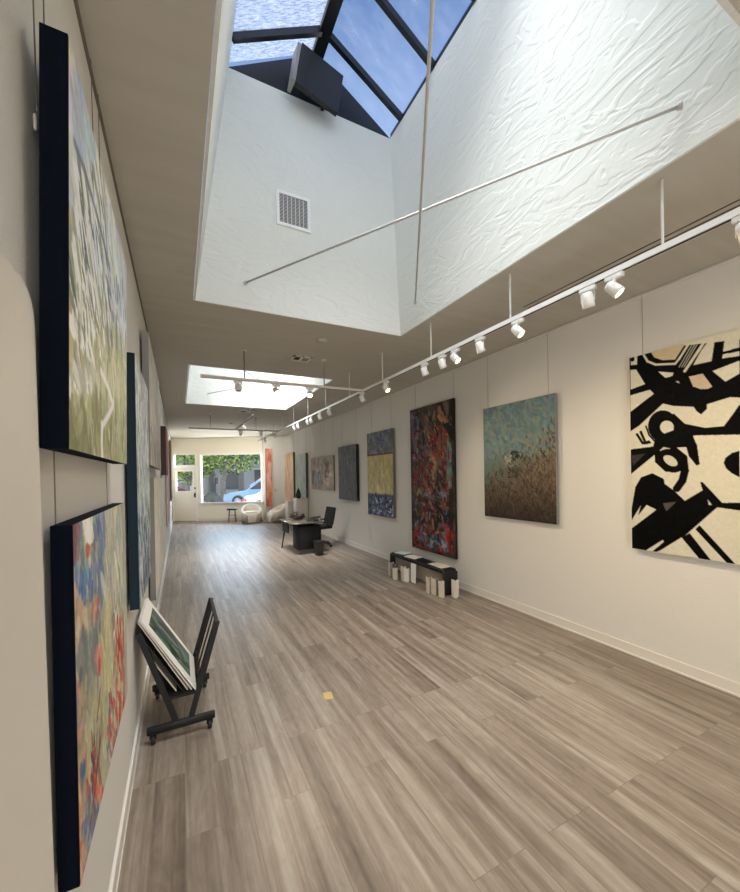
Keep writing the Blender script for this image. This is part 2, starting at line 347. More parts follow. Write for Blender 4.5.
m = MB(); fbox(m, s0, s1, z0, z1, .06, .066); m.build('pane', MT['shopglass'], w1, True)
w4 = struct(thing('window_4', None, None, fwp(.54, 2.18))); m = MB(); s0, s1, z0, z1 = HOLES['tr']
for a in ((s0-.03, s1+.03, z1-.02, z1+.03), (s0-.03, s1+.03, z0-.05, z0+.03), (s0-.03, s0+.02, z0, z1), (s1-.03, s1+.03, z0, z1)): fbox(m, *a, -.02, .09)
m.build('window_frame', MT['shopframe'], w4, True)
m = MB(); fbox(m, s0, s1, z0, z1, .05, .056); m.build('pane', MT['shopglass'], w4, True)
d1 = struct(thing('door_1', None, None, fwp(.53, 0))); s0, s1, z0, z1 = HOLES['door']
m = MB()
for a in ((s0-.04, s0+.005, 0, z1+.04), (s1-.005, s1+.05, 0, z1+.04), (s0, s1, z1-.005, z1+.04)): fbox(m, *a, -.022, .10)
m.build('door_frame', MT['shopframe'], d1, True)
g0, g1, h0, h1 = .19, .835, 1.19, 1.97
m = wall_cells([(g0, g1, h0, h1)], s0+.01, s1-.01, .012, z1-.01, .045); m.v = [tuple(np.array(v)+N0*.02) for v in m.v]
for z in (.98, 1.08): fbox(m, s0+.1, s1-.1, z, z+.02, .008, .02)
dl = m.build('door_leaf', MT['door'], d1, True)
m = MB()
for a in ((g0-.03, g1+.03, h1, h1+.03), (g0-.03, g1+.03, h0-.03, h0), (g0-.03, g0, h0, h1), (g1, g1+.03, h0, h1)): fbox(m, *a, .005, .02)
m.build('glazing_bead', MT['shopframe'], d1, True)
m = MB(); fbox(m, g0, g1, h0, h1, .04, .046); m.build('pane', MT['shopglass'], d1, True)
m = MB()
for z in (1.27,): fbox(m, .90, .95, z, z+.06, -.005, .02)
m.build('lock', MT['black_metal'], d1, True)
m = MB(); fbox(m, .90, .945, .93, 1.12, .005, .02); m.tube([fwp(.92, 1.08, .02), fwp(.92, 1.08, -.05), fwp(.92, .97, -.05), fwp(.92, .97, .02)], .012); m.build('door_handle', MT['black_metal'], d1, True)
m = MB(); fbox(m, s0+.01, s1-.01, .0, .012, -.03, .09); m.build('threshold', MT['grey_metal'], d1, True)
sp = thing('switch_plate', 'small switch plate on the cream pier beside the shop window', 'switch', (3.34, 14.8, 1.12))
MB().rbox((-.04, -.012, 0), (.04, 0, .12), .003, 1).build('plate', MT['outlet'], sp); MB().box((-.01, -.018, .04), (.01, -.012, .08)).build('toggle', MT['white'], sp)

# ================================================================== PAINTINGS
class Art:
    """acrylic picture as an array of colours, painted stroke by stroke (u right, v down, in 0..1)"""
    def __init__(s, w, h, res, base):
        s.w, s.h = w, h; s.nx, s.ny = max(8, int(w*res)), max(8, int(h*res))
        s.uu, s.vv = np.meshgrid(np.linspace(0, 1, s.nx), np.linspace(0, 1, s.ny)); s.X = s.uu*w; s.Y = s.vv*h
        s.a = np.zeros((s.ny, s.nx, 3)); s.a[:] = base
    def dab(s, u, v, l, wd, ang, col, op=.9):
        x, y = u*s.w, v*s.h; r = max(l, wd)
        i0, i1 = int((x-r)/s.w*s.nx), int((x+r)/s.w*s.nx)+2; j0, j1 = int((y-r)/s.h*s.ny), int((y+r)/s.h*s.ny)+2
        i0, j0 = max(i0, 0), max(j0, 0)
        if i0 >= i1 or j0 >= j1: return
        X, Y = s.X[j0:j1, i0:i1]-x, s.Y[j0:j1, i0:i1]-y
        if X.size == 0: return
        c, sn = math.cos(ang), math.sin(ang); p = (X*c+Y*sn)/l; q = (-X*sn+Y*c)/wd
        m = np.clip((1-(np.abs(p)**2.5+np.abs(q)**2.5))*3, 0, 1)[..., None]*op
        s.a[j0:j1, i0:i1] = s.a[j0:j1, i0:i1]*(1-m)+np.array(col)*m
    def scatter(s, n, cols, box, ln, wd, ang, spread=.5, op=.8, jit=12):
        for _ in range(n):
            c = np.array(cols[rng.integers(len(cols))])+rng.normal(0, jit, 3)*.6+rng.normal(0, jit)
            s.dab(rng.uniform(box[0], box[2]), rng.uniform(box[1], box[3]), rng.uniform(*ln), rng.uniform(*wd), ang+rng.normal(0, spread), c, op)
    def line(s, pts, wd, col, op=1):
        for (a, b), (c, d) in zip(pts[:-1], pts[1:]):
            ax, ay, bx, by = a*s.w, b*s.h, c*s.w, d*s.h; L2 = (bx-ax)**2+(by-ay)**2+1e-9
            t = np.clip(((s.X-ax)*(bx-ax)+(s.Y-ay)*(by-ay))/L2, 0, 1); dd = np.hypot(s.X-ax-t*(bx-ax), s.Y-ay-t*(by-ay))
            m = np.clip((wd/2-dd)/(s.w/s.nx)+.5, 0, 1)[..., None]*op; s.a = s.a*(1-m)+np.array(col)*m
    def poly(s, pts, col):
        acc = np.zeros(s.uu.shape)
        for ox, oy in ((.25, .25), (-.25, -.25), (.25, -.25), (-.25, .25)):
            U, V = s.uu+ox/s.nx, s.vv+oy/s.ny; ins = np.zeros(U.shape, bool); n = len(pts)
            for k in range(n):
                (x0, y0), (x1, y1) = pts[k], pts[(k+1) % n]
                if y0 == y1: continue
                ins ^= ((y0 > V) != (y1 > V)) & (U < (x1-x0)*(V-y0)/(y1-y0)+x0)
            acc += ins/4
        s.a = s.a*(1-acc[..., None])+np.array(col)*acc[..., None]
    def noise(s, amp, sx=60, sy=60):
        n = rng.normal(0, 1, (max(2, int(s.h*sy)), max(2, int(s.w*sx))))
        jj = np.linspace(0, n.shape[0]-1, s.ny); ii = np.linspace(0, n.shape[1]-1, s.nx)
        j0 = np.minimum(jj.astype(int), n.shape[0]-2); i0 = np.minimum(ii.astype(int), n.shape[1]-2); fj = (jj-j0)[:, None]; fi = (ii-i0)[None]
        g = n[j0][:, i0]*(1-fj)*(1-fi)+n[j0+1][:, i0]*fj*(1-fi)+n[j0][:, i0+1]*(1-fj)*fi+n[j0+1][:, i0+1]*fj*fi
        s.a += g[..., None]*amp
    def face(s, P, U, V, name, parent, m):
        P, U, V = np.array(P, float), np.array(U, float), np.array(V, float)
        co = P+s.uu[..., None]*U+s.vv[..., None]*V; co = co.reshape(-1, 3)-np.array(parent.location)
        idx = np.arange(s.nx*s.ny).reshape(s.ny, s.nx); q = np.stack([idx[:-1, :-1], idx[1:, :-1], idx[1:, 1:], idx[:-1, 1:]], -1).reshape(-1, 4)
        me = bpy.data.meshes.new(name); me.from_pydata(co.tolist(), [], q.tolist())
        c = np.clip(s.a, 4, 250).reshape(-1, 3)/255; c = np.where(c <= .04045, c/12.92, ((c+.055)/1.055)**2.4)
        at = me.color_attributes.new('Col', 'FLOAT_COLOR', 'POINT'); at.data.foreach_set('color', np.concatenate([c, np.ones((len(c), 1))], 1).ravel())
        me.materials.append(m); o = bpy.data.objects.new(name, me); COL.objects.link(o); o.parent = parent; return o
def painting(label, side, xf, xb, y0, y1, z0, z1, art, edge, wires=(.12, .88), mt='paint', tilt=0, hooks=False, group=None, face_edge_col=None):
    art.a = art.a*(1.13 if side == 'L' else 1.04)
    root = thing('painting', label, 'painting', (xb, (y0+y1)/2, z0), group=group)
    sg = 1 if side == 'L' else -1
    MB().box((min(xf-sg*.001, xb), y0, z0), (max(xf-sg*.001, xb), y1, z1)).build('canvas_edge', edge, root, True).rotation_euler = (0, tilt, 0)
    if side == 'L': art.face((xf+.0005, y0, z1), (0, y1-y0, 0), (0, 0, z0-z1), 'painted_face', root, MT[mt]).rotation_euler = (0, tilt, 0)
    else: art.face((xf-.0005, y1, z1), (0, y0-y1, 0), (0, 0, z0-z1), 'painted_face', root, MT[mt])
    for t in wires:
        y = y0+(y1-y0)*t; xw = XL+.012 if side == 'L' else XR-.012
        w = MB().tube([(xw, y, ZC-.02), (xb, y, z1-.17*(z1-z0)), (xb, y, z1-.19*(z1-z0))], .0016, 5).build('hanging_wire', MT['wire'], root, True)
        if hooks: MB().rbox((xb-.006, y-.006, z1-.235*(z1-z0)), (xb, y+.006, z1-.195*(z1-z0)), .003, 1).build('wire_hook', MT['outlet'], root, True)
    return root
def uvR(px, py, x, y0, y1, z0, z1):     # where a sight line meets a picture plane, as picture coordinates
    d = fw+rt*(px-370)/F+up*(CYP-py)/F; P = CAM+d*(x/d[0])
    return (y1-P[1])/(y1-y0), (z1-P[2])/(z1-z0)
def uvL(px, py, x, y0, y1, z0, z1):
    d = fw+rt*(px-370)/F+up*(CYP-py)/F; P = CAM+d*(x/d[0])
    return (P[1]-y0)/(y1-y0), (z1-P[2])/(z1-z0)

# ---- black and white picture, right wall, nearest
q = (3.655, .48, 2.0, .995, 2.715); a = Art(1.52, 1.72, 200, (202, 197, 178)); K = (6, 6, 6); CR = (203, 198, 181)
def pa(l, dy=320): return [uvR(620+x/6.167 if x < 739 else 700+x/6.167*1.0+ (60 if x > 739 else 0), dy+y/6.167, *q) for x, y in l]
def PA(l, c=K): a.poly(pa(l), c)
def PB(l, c=K): a.poly(pa(l, 440), c)
def SA(l, w, c=K, dy=320): a.line(pa(l, dy), w, c)
PA([(55, 195), (740, 25), (740, 525), (680, 475), (535, 520), (535, 550), (500, 582), (470, 560), (455, 535), (330, 530), (265, 515), (120, 650), (60, 690)])
PA([(66, 220), (108, 212), (105, 275), (66, 280)], CR); SA([(76, 234), (78, 246)], .03)
PA([(185, 190), (415, 128), (340, 245), (260, 248), (210, 230)], (190, 175, 145))
SA([(140, 205), (170, 255), (220, 275), (340, 270), (365, 240), (440, 122)], .018, CR)
for x in (0, 16, 30): SA([(365+x, 290), (460+x, 125)], .006, CR)
SA([(400, 315), (545, 98), (600, 90)], .022, CR)
PA([(587, 108), (565, 255), (450, 280), (500, 190), (545, 130)], CR); PA([(650, 93), (738, 68), (738, 170), (635, 195)], CR)
PA([(635, 212), (738, 192), (738, 222), (630, 237)], CR); PA([(570, 315), (738, 250), (738, 330), (650, 380)], CR)
PA([(235, 318), (330, 325), (325, 345), (280, 357)], CR); PA([(340, 380), (360, 375), (370, 392)], CR)
PA([(425, 350), (510, 330), (570, 410), (545, 424), (500, 427), (450, 410)], (190, 172, 150))
PA([(64, 308), (100, 305), (155, 395), (64, 430)], CR); PA([(64, 465), (185, 430), (210, 455), (150, 500), (64, 568)], CR)
def ell(cx, cy, rx, ry, n=28, rot=0): return [(cx+rx*math.cos(t)*math.cos(rot)-ry*math.sin(t)*math.sin(rot), cy+rx*math.cos(t)*math.sin(rot)+ry*math.sin(t)*math.cos(rot)) for t in np.linspace(0, 2*PI, n, endpoint=False)]
PA([(330, 575), (400, 640), (525, 665), (640, 655), (690, 590), (735, 525), (740, 530), (740, 690), (450, 712), (475, 780), (300, 790), (215, 770)])
PA(ell(265, 655, 92, 98)); PA(ell(290, 662, 43, 41, rot=.3), CR)
for l in ([(105, 705), (140, 760)], [(128, 690), (152, 745)]): SA(l, .02)
SA([(160, 655), (180, 710), (212, 745)], .012); PA([(130, 755), (180, 742), (195, 760), (150, 768)])
PB([(205, 40), (220, -20), (330, -60), (440, -30), (475, 30), (492, 150), (472, 157), (425, 100), (410, 45), (330, 36), (270, 42), (215, 90), (50, 225), (50, 60)])
PB([(72, 95), (160, 82), (80, 160)], (52, 50, 48))
a.line(pa(ell(312, 128, 70, 48, 24, .5)+[ell(312, 128, 70, 48, 24, .5)[0]], 440), .05, K)
SA([(230, 70), (235, 130), (290, 180)], .045, K, 440); SA([(330, 60), (390, 110), (400, 190), (385, 250), (350, 300)], .055, K, 440)
PB([(58, 500), (95, 290), (130, 230), (200, 205), (270, 240), (275, 270), (330, 310), (400, 375), (510, 310), (495, 260), (510, 260), (630, 388), (740, 378), (740, 560), (600, 415), (480, 520), (400, 590), (380, 600), (250, 680), (200, 700), (45, 690), (45, 565), (225, 430), (165, 400), (112, 465), (130, 400), (75, 490)])
PB([(265, 390), (350, 380), (285, 440)], (80, 74, 68)); PB([(540, 365), (568, 400), (548, 402)], CR); PB([(160, 680), (265, 615), (272, 628), (195, 690)], CR)
PB([(380, 600), (430, 575), (575, 760), (500, 745)]); PB([(465, 550), (490, 525), (720, 775), (670, 770)])
PB([(640, 140), (650, 110), (690, 80), (738, 66), (738, 230), (690, 205), (655, 175)]); a.poly(ell(.62+.06, .55, .12, .11), K)
a.line([(.6, .3), (.85, .42), (1, .38)], .1, K); a.line([(.7, .75), (.95, .9)], .09, K); a.line([(.62, .95), (1, .6)], .05, K)
a.noise(3, 90, 90)
painting('large cream canvas with bold black abstract brush shapes on the right wall', 'R', 3.655, 3.69, .48, 2.0, .995, 2.715, a, mat('cream_canvas_edge', S(170, 160, 140)), mt='matte', wires=(.06, .94))

# ---- teal and brown landscape
a = Art(1.09, 1.43, 130, (96, 118, 122)); uu, vv = a.uu, a.vv
br = 1/(1+np.exp(-((vv-.53+.42*(uu-.45))*10))); g = np.stack([np.interp(vv, [0, .35, .6, 1], k) for k in ([82, 118, 88, 70], [104, 132, 118, 70], [114, 128, 112, 55])], -1)
bw_ = np.stack([np.interp(vv, [0, .45, .75, 1], k) for k in ([120, 118, 92, 42], [112, 102, 76, 33], [98, 82, 60, 28])], -1); a.a = g*(1-br[..., None])+bw_*br[..., None]
a.scatter(500, [(96, 128, 130), (120, 138, 134), (84, 110, 122), (132, 138, 126)], (0, 0, 1, .45), (.03, .08), (.012, .03), .9, .7, .45, 8)
for _ in range(2600):
    u, v = rng.uniform(0, 1), rng.uniform(.12, 1)
    if v-.53+.42*(u-.45) > rng.normal(0, .07): a.dab(u, v, rng.uniform(.012, .045), rng.uniform(.004, .011), 1.3+rng.normal(0, .5), np.array([(150, 130, 104), (62, 46, 34), (104, 86, 66), (44, 34, 26), (128, 112, 92), (84, 60, 44)][rng.integers(6)])*np.interp(v, [.3, .7, 1], [1, .85, .5]), .55)
a.scatter(26, [(178, 172, 156), (160, 152, 136)], (.34, .44, .46, .57), (.01, .028), (.005, .01), 1, .8, .7)
a.scatter(16, [(40, 38, 32), (52, 46, 38)], (.42, .42, .58, .49), (.02, .05), (.008, .018), .7, .8, .7); a.scatter(14, [(40, 38, 32), (52, 46, 38)], (.40, .57, .53, .64), (.02, .05), (.008, .018), .7, .8, .7)
a.noise(4, 120, 120)
painting('canvas with hazy teal sky over a dark brown brushy hillside, thin grey edge', 'R', 3.655, 3.69, 2.765, 3.85, 1.125, 2.555, a, MT['greyedge'], wires=(.1, .95))

# ---- tall red and black abstract
a = Art(1.17, 2.4, 130, (62, 50, 46))
dk = [(36, 28, 28), (24, 20, 24), (74, 54, 46), (100, 80, 62), (58, 62, 70), (84, 40, 38)]
a.scatter(260, dk, (0, 0, 1, 1), (.08, .22), (.04, .1), 1.3, .6, .55)
a.scatter(70, [(150, 112, 76), (172, 138, 102), (130, 84, 60)], (.35, .08, .9, .6), (.06, .18), (.02, .06), 1.4, .5, .5)
a.scatter(90, [(138, 40, 40), (116, 30, 34), (150, 62, 52)], (.05, .18, .95, 1), (.05, .14), (.02, .05), 1.2, .8, .6)
a.scatter(60, [(124, 124, 128), (104, 112, 124), (160, 146, 124)], (.1, .58, .92, .96), (.04, .11), (.014, .035), 1.2, .8, .55)
a.scatter(40, [(78, 94, 104), (104, 114, 120), (70, 74, 72)], (.02, .04, .5, .35), (.05, .13), (.02, .045), 1.3, .5, .6)
a.scatter(160, [(30, 24, 26), (22, 20, 22), (62, 44, 40)], (0, 0, 1, 1), (.03, .1), (.012, .03), 1.2, .8, .7)
a.scatter(220, [(150, 44, 42), (120, 30, 34), (168, 130, 96), (120, 116, 116), (176, 160, 136)], (.06, .12, .94, .97), (.012, .05), (.005, .014), 1.2, .9, .7)
a.scatter(26, [(60, 96, 146), (66, 124, 154), (124, 134, 148)], (.2, .88, .9, .97), (.02, .06), (.012, .03), .8, .8, .8)
a.scatter(26, [(86, 122, 118), (104, 140, 134)], (.87, .28, .95, .58), (.05, .12), (.01, .02), 1.55, .1, .8)
a.dab(.12, .9, .07, .05, 0, (170, 34, 40)); a.dab(.62, .24, .05, .05, 0, (130, 22, 34)); a.dab(.9, .36, .03, .05, 0, (150, 34, 40)); a.dab(.14, .47, .05, .05, 0, (140, 24, 44))
a.line([(.72, .0), (.84, .14), (1, .24)], .12, (22, 20, 22), .9); a.scatter(8, [(140, 96, 66), (156, 112, 78)], (.7, .05, .95, .12), (.08, .14), (.02, .04), .9, .3, .8)
a.scatter(14, [(110, 116, 122), (92, 98, 104)], (.3, .59, .9, .63), (.05, .09), (.012, .02), .1, .3, .7); a.line([(.93, .58), (.92, .9)], .1, (26, 22, 24), .8); a.scatter(10, [(140, 36, 36)], (.78, .85, .95, .97), (.05, .12), (.015, .03), 1.5, .2, .9)
a.noise(6, 90, 90); a.a *= 1.06
painting('tallest canvas on the right wall, dense red and black abstract above the bench', 'R', 3.65, 3.69, 4.465, 5.64, .42, 2.82, a, MT['blackedge'], wires=(.03, .9))

# ---- blue and yellow bands
a = Art(1.1, 1.72, 90, (92, 98, 112)); h = [0, .28, .75]
a.scatter(260, [(100, 106, 120), (76, 80, 98), (128, 130, 138), (92, 92, 96)], (0, 0, 1, .27), (.03, .1), (.02, .05), 1.2, .6, .7)
a.poly([(-.1, .275), (1.1, .275), (1.1, .74), (-.1, .74)], (186, 172, 124))
a.scatter(240, [(204, 192, 142), (172, 156, 104), (190, 182, 150), (160, 148, 110)], (.04, .3, .97, .72), (.04, .16), (.012, .04), 1.55, .25, .6)
a.poly([(-.1, .745), (1.1, .745), (1.1, 1.1), (-.1, 1.1)], (72, 80, 112))
a.scatter(170, [(60, 68, 100), (88, 98, 132), (44, 48, 72), (78, 86, 112), (110, 116, 138)], (0, .76, 1, 1), (.03, .09), (.02, .05), 1, .9, .8)
a.scatter(40, [(164, 172, 190), (196, 200, 208)], (.2, .8, 1, 1), (.02, .07), (.008, .02), .8, .9, .8)
a.line([(0, .272), (1, .272)], .03, (70, 60, 50)); a.line([(0, .745), (1, .745)], .015, (120, 112, 110)); a.noise(5, 70, 70)
painting('canvas in three bands, slate blue, pale yellow and deep blue', 'R', 3.64, 3.69, 6.25, 7.345, .86, 2.585, a, MT['brownedge'])
# ---- dark grey
a = Art(1.09, 1.31, 90, (88, 92, 96)); a.scatter(900, [(70, 75, 80), (104, 108, 112), (126, 130, 132), (58, 62, 68)], (0, 0, 1, 1), (.04, .14), (.005, .012), 1.5, .2, .6); a.noise(8, 80, 40)
a.scatter(10, [(180, 182, 182)], (.35, .15, .7, .45), (.03, .05), (.005, .01), 2.2, .4, .8)
painting('dark slate grey canvas with fine vertical streaks, above the office chair', 'R', 3.62, 3.69, 7.882, 8.97, 1.105, 2.415, a, MT['blackedge'])
# ---- pair of cloudy panels
for i, (y0, y1) in enumerate(((10.36, 11.31), (9.41, 10.345))):
    a = Art(.94, .95, 60, (160, 148, 134)); a.scatter(120, [(176, 158, 136), (150, 142, 136), (134, 130, 130), (188, 172, 150)], (0, 0, 1, 1), (.08, .2), (.05, .12), .5, .9, .5)
    if i == 0: a.scatter(40, [(96, 108, 122), (120, 128, 138), (170, 172, 172)], (.1, .45, .9, .8), (.05, .12), (.03, .07), .4, .9, .7)
    else:
        a.scatter(22, [(84, 84, 84), (104, 98, 94)], (.3, .15, .6, .6), (.05, .12), (.03, .07), .6, .9, .7); a.dab(.6, .5, .08, .06, 0, (150, 84, 76)); a.scatter(20, [(196, 186, 170)], (.4, .5, 1, .9), (.08, .15), (.03, .06), .5, .8, .6)
    a.noise(5, 40, 40)
    painting(('cloudy beige panel with blue grey haze, left half of a pair' if i == 0 else 'cloudy beige panel with a dark smudge and red spot, right half of a pair'), 'R', 3.66, 3.69, y0, y1, 1.3, 2.24, a, MT['brownedge'])
a = Art(1.2, 1.43, 60, (176, 188, 178)); a.scatter(200, [(186, 198, 188), (166, 178, 168), (196, 204, 196), (150, 164, 156)], (0, 0, 1, 1), (.08, .3), (.02, .06), 1.5, .3, .5); a.noise(4, 40, 40)
painting('pale sage green canvas behind the plinth with the vase', 'R', 3.62, 3.69, 11.76, 12.98, 1.0, 2.44, a, mat('dark_sage_edge', S(84, 88, 78)))
a = Art(1.2, 1.8, 60, (206, 178, 148)); a.scatter(240, [(216, 190, 160), (196, 160, 128), (222, 204, 178), (180, 142, 110)], (0, 0, 1, 1), (.1, .4), (.015, .05), 1.55, .12, .55); a.noise(4, 40, 20)
painting('tan and peach canvas with vertical streaks, farthest on the right wall', 'R', 3.62, 3.69, 13.24, 14.46, .80, 2.56, a, MT['umber'])
# salmon panel on the pier by the shop window
a = Art(.2, 2.2, 90, (204, 132, 100)); a.scatter(140, [(214, 150, 120), (196, 116, 78), (226, 172, 150), (186, 98, 60)], (0, 0, 1, 1), (.1, .3), (.01, .04), 1.55, .1, .6)
a.scatter(20, [(226, 176, 164)], (.2, .25, .8, .6), (.1, .3), (.02, .05), 1.55, .1, .6)
rp = thing('painting', 'narrow tall salmon orange panel standing out beside the shop window', 'painting', (3.075, 14.70, .56))
MB().box((2.965, 14.70, .56), (3.175, 14.795, 2.78)).build('canvas_edge', mat('burnt_orange_edge', S(170, 96, 58)), rp, True)
a.face((2.965, 14.699, 2.78), (.21, 0, 0), (0, 0, -2.22), 'painted_face', rp, MT['paint'])

# ---- left wall
q = (-.209, 1.010, 2.0, 1.768, 2.655)
a = Art(1.03, .9, 170, (166, 168, 142)); P = lambda px, py: uvL(px, py, *q)
def lined(l, w, c, op=.9): a.line([P(*p) for p in l], w, c, op)
def cl(x0, y0, x1, y1, n, cols, ln, wd, ang, sp=.25, op=.75):
    for _ in range(n):
        x, y = random.uniform(x0, x1), random.uniform(y0, y1); u, v = P(x, y)
        c = np.array(random.choice(cols))+rng.normal(0, 9); a.dab(u, v, random.uniform(*ln), random.uniform(*wd), ang+random.gauss(0, sp), c, op)
a.scatter(160, [(206, 212, 212), (190, 202, 212), (216, 216, 204), (176, 190, 208)], (0, 0, 1, .42), (.08, .2), (.02, .045), .75, .2, .6)
a.scatter(240, [(162, 160, 122), (144, 146, 104), (180, 176, 144), (156, 156, 130)], (0, .45, 1, 1), (.04, .1), (.015, .04), 1.2, .5, .7)
cl(68, 60, 80, 170, 18, [(160, 174, 204), (188, 198, 212), (206, 200, 176)], (.06, .14), (.018, .035), .8, .15)
cl(80, 150, 124, 300, 70, [(212, 218, 216), (184, 198, 208), (222, 222, 214), (170, 184, 196)], (.06, .14), (.014, .03), .85, .2, .7)
cl(68, 175, 100, 330, 70, [(150, 156, 134), (126, 134, 118), (160, 160, 128)], (.03, .09), (.012, .03), .9, .3, .8)
cl(68, 175, 104, 340, 75, [(230, 232, 226), (222, 224, 218), (212, 214, 212)], (.035, .075), (.012, .024), .8, .22, .95)
cl(68, 175, 108, 345, 70, [(92, 104, 108), (108, 118, 122), (84, 92, 88)], (.025, .07), (.004, .009), .85, .25, .85)
cl(104, 275, 124, 350, 40, [(88, 106, 124), (110, 126, 140), (196, 202, 202)], (.02, .06), (.008, .018), .95, .3)
cl(74, 290, 106, 372, 48, [(230, 230, 222), (212, 212, 204), (200, 198, 186)], (.03, .07), (.01, .02), .85, .22, .92)
cl(72, 290, 110, 372, 40, [(108, 112, 104), (126, 130, 92), (96, 100, 92)], (.02, .06), (.004, .009), .9, .3, .85)
cl(68, 370, 94, 398, 34, [(222, 222, 214), (204, 204, 192), (156, 158, 148)], (.02, .05), (.01, .022), .6, .5, .9)
cl(92, 340, 124, 440, 60, [(150, 152, 112), (168, 168, 134), (192, 188, 160), (130, 134, 96)], (.03, .07), (.01, .025), 1.4, .35)
cl(68, 405, 124, 460, 110, [(122, 124, 82), (138, 138, 98), (104, 108, 70), (150, 146, 108)], (.03, .08), (.01, .03), 1.5, .4)
lined([(68, 140), (80, 172), (96, 228), (106, 268)], .022, (96, 108, 116), .8)
lined([(99, 370), (107, 388), (112, 405), (108, 414), (102, 425), (101, 440), (103, 462)], .026, (208, 206, 206), .95); lined([(101, 425), (102, 462)], .034, (216, 212, 212), .9)
a.noise(6, 110, 110)
painting('upper near canvas on the left wall, pale mountain landscape with navy edge', 'L', -.209, -.258, 1.010, 2.0, 1.768, 2.655, a, MT['navy'], wires=(.03, .7), tilt=.016, hooks=True)

q = (-.221, 1.085, 1.98, .762, 1.597); a = Art(.815, .821, 190, (162, 158, 130)); P = lambda px, py: uvL(px, py, *q)
a.scatter(320, [(170, 166, 138), (150, 148, 124), (180, 176, 154), (158, 160, 136), (148, 146, 136)], (0, 0, 1, 1), (.03, .11), (.012, .035), 1.5, .4, .6)
def cl2(x0, y0, x1, y1, n, cols, ln=(.02, .05), wd=(.008, .022), ang=1.45, sp=.35, op=.85): cl(x0, y0, x1, y1, n, cols, ln, wd, ang, sp, op)
cl2(72, 510, 98, 600, 70, [(96, 128, 134), (120, 150, 150), (184, 178, 158), (108, 118, 140)]); cl2(76, 570, 96, 592, 14, [(84, 112, 164), (96, 122, 176)], (.015, .035), (.008, .016))
cl2(98, 508, 104, 620, 40, [(112, 124, 150), (134, 144, 160), (90, 108, 140)], (.04, .1), (.008, .018)); cl2(104, 510, 122, 600, 60, [(176, 178, 160), (150, 160, 160), (190, 186, 168)], (.04, .09)); cl2(87, 535, 92, 552, 8, [(182, 76, 52), (204, 120, 90)], (.015, .03))
cl2(84, 515, 92, 535, 14, [(216, 210, 198), (226, 220, 210)]); cl2(72, 520, 78, 560, 12, [(120, 86, 96), (150, 108, 100)]); cl2(112, 610, 119, 628, 10, [(212, 208, 200), (140, 120, 110)])
cl2(92, 600, 98, 620, 8, [(198, 148, 128), (170, 84, 70)], (.015, .03)); cl2(73, 600, 86, 640, 22, [(186, 150, 132), (196, 178, 150), (150, 148, 120)]); cl2(80, 640, 98, 690, 60, [(120, 124, 120), (136, 138, 130), (108, 112, 116)], (.04, .1))
cl2(102, 600, 112, 690, 50, [(176, 170, 130), (186, 180, 142)], (.05, .1)); cl2(116, 622, 124, 720, 80, [(168, 62, 48), (150, 50, 44), (190, 96, 78), (196, 170, 140)], (.03, .07), (.006, .016)); cl2(96, 650, 102, 670, 10, [(176, 84, 70), (200, 140, 120)])
cl2(74, 690, 86, 780, 60, [(150, 136, 126), (130, 120, 124), (172, 120, 104), (160, 150, 120)]); cl2(108, 700, 122, 780, 60, [(160, 56, 50), (184, 90, 80), (180, 166, 140), (120, 100, 104)], (.03, .08), (.006, .016)); cl2(88, 690, 104, 800, 50, [(176, 172, 136), (160, 158, 124), (150, 150, 130)], (.04, .1))
cl2(92, 740, 100, 790, 18, [(150, 70, 60), (110, 52, 50), (60, 62, 76)], (.03, .07), (.005, .012)); cl2(82, 776, 86, 790, 6, [(60, 110, 146)]); cl2(76, 790, 104, 850, 80, [(164, 72, 62), (190, 110, 90), (190, 176, 140), (130, 120, 100), (180, 150, 120)], (.03, .07), (.008, .018)); cl2(84, 810, 104, 880, 50, [(112, 118, 136), (140, 146, 160), (96, 104, 126)], (.03, .08)); cl2(76, 850, 90, 890, 30, [(176, 70, 62), (190, 150, 120), (140, 130, 120)])
a.line([P(97, 720), P(100, 690)], .012, (120, 40, 40)); a.line([P(88, 840), P(96, 780), P(100, 740)], .01, (70, 40, 44), .7); a.noise(6, 120, 120)
painting('lower near canvas on the left wall, pastel abstract with blue and red dabs, navy edge', 'L', -.221, -.262, 1.085, 1.98, .762, 1.597, a, MT['navy'], wires=(.05, .85), hooks=True)

a = Art(1.0, 1.45, 110, (156, 164, 168)); a.scatter(900, [(172, 180, 182), (136, 148, 156), (196, 202, 202), (112, 124, 134), (178, 182, 174), (150, 158, 146)], (0, 0, 1, 1), (.04, .12), (.008, .02), 1.4, .35, .75)
a.scatter(150, [(58, 76, 92), (70, 90, 104)], (0, .65, 1, 1), (.04, .12), (.01, .03), 1.4, .35, .7); a.scatter(260, [(214, 220, 220), (92, 106, 118), (70, 84, 96), (200, 206, 204)], (0, 0, 1, .9), (.03, .09), (.006, .013), 1.4, .3, .85); a.noise(8, 90, 90)
painting('tall blue grey streaky canvas with slate edge behind the near pair on the left wall', 'L', -.214, -.262, 2.51, 3.51, .961, 2.414, a, MT['slate'], wires=())
a = Art(1.97, 1.12, 50, (196, 192, 184)); a.scatter(120, [(206, 202, 194), (186, 184, 180), (176, 172, 160)], (0, 0, 1, 1), (.1, .3), (.03, .08), 1.2, .5, .5); a.scatter(60, [(140, 138, 126), (156, 152, 140)], (0, .75, 1, 1), (.1, .25), (.03, .06), 1, .4, .5)
painting('high wide pale grey canvas on the left wall beyond the tall blue grey one', 'L', -.213, -.262, 3.69, 5.66, 1.817, 2.94, a, MT['greyedge'], wires=())
a = Art(2.05, 1.15, 50, (206, 202, 188)); a.scatter(100, [(216, 212, 200), (190, 188, 174), (222, 218, 208)], (0, 0, 1, 1), (.1, .3), (.03, .08), 1.4, .4, .5)
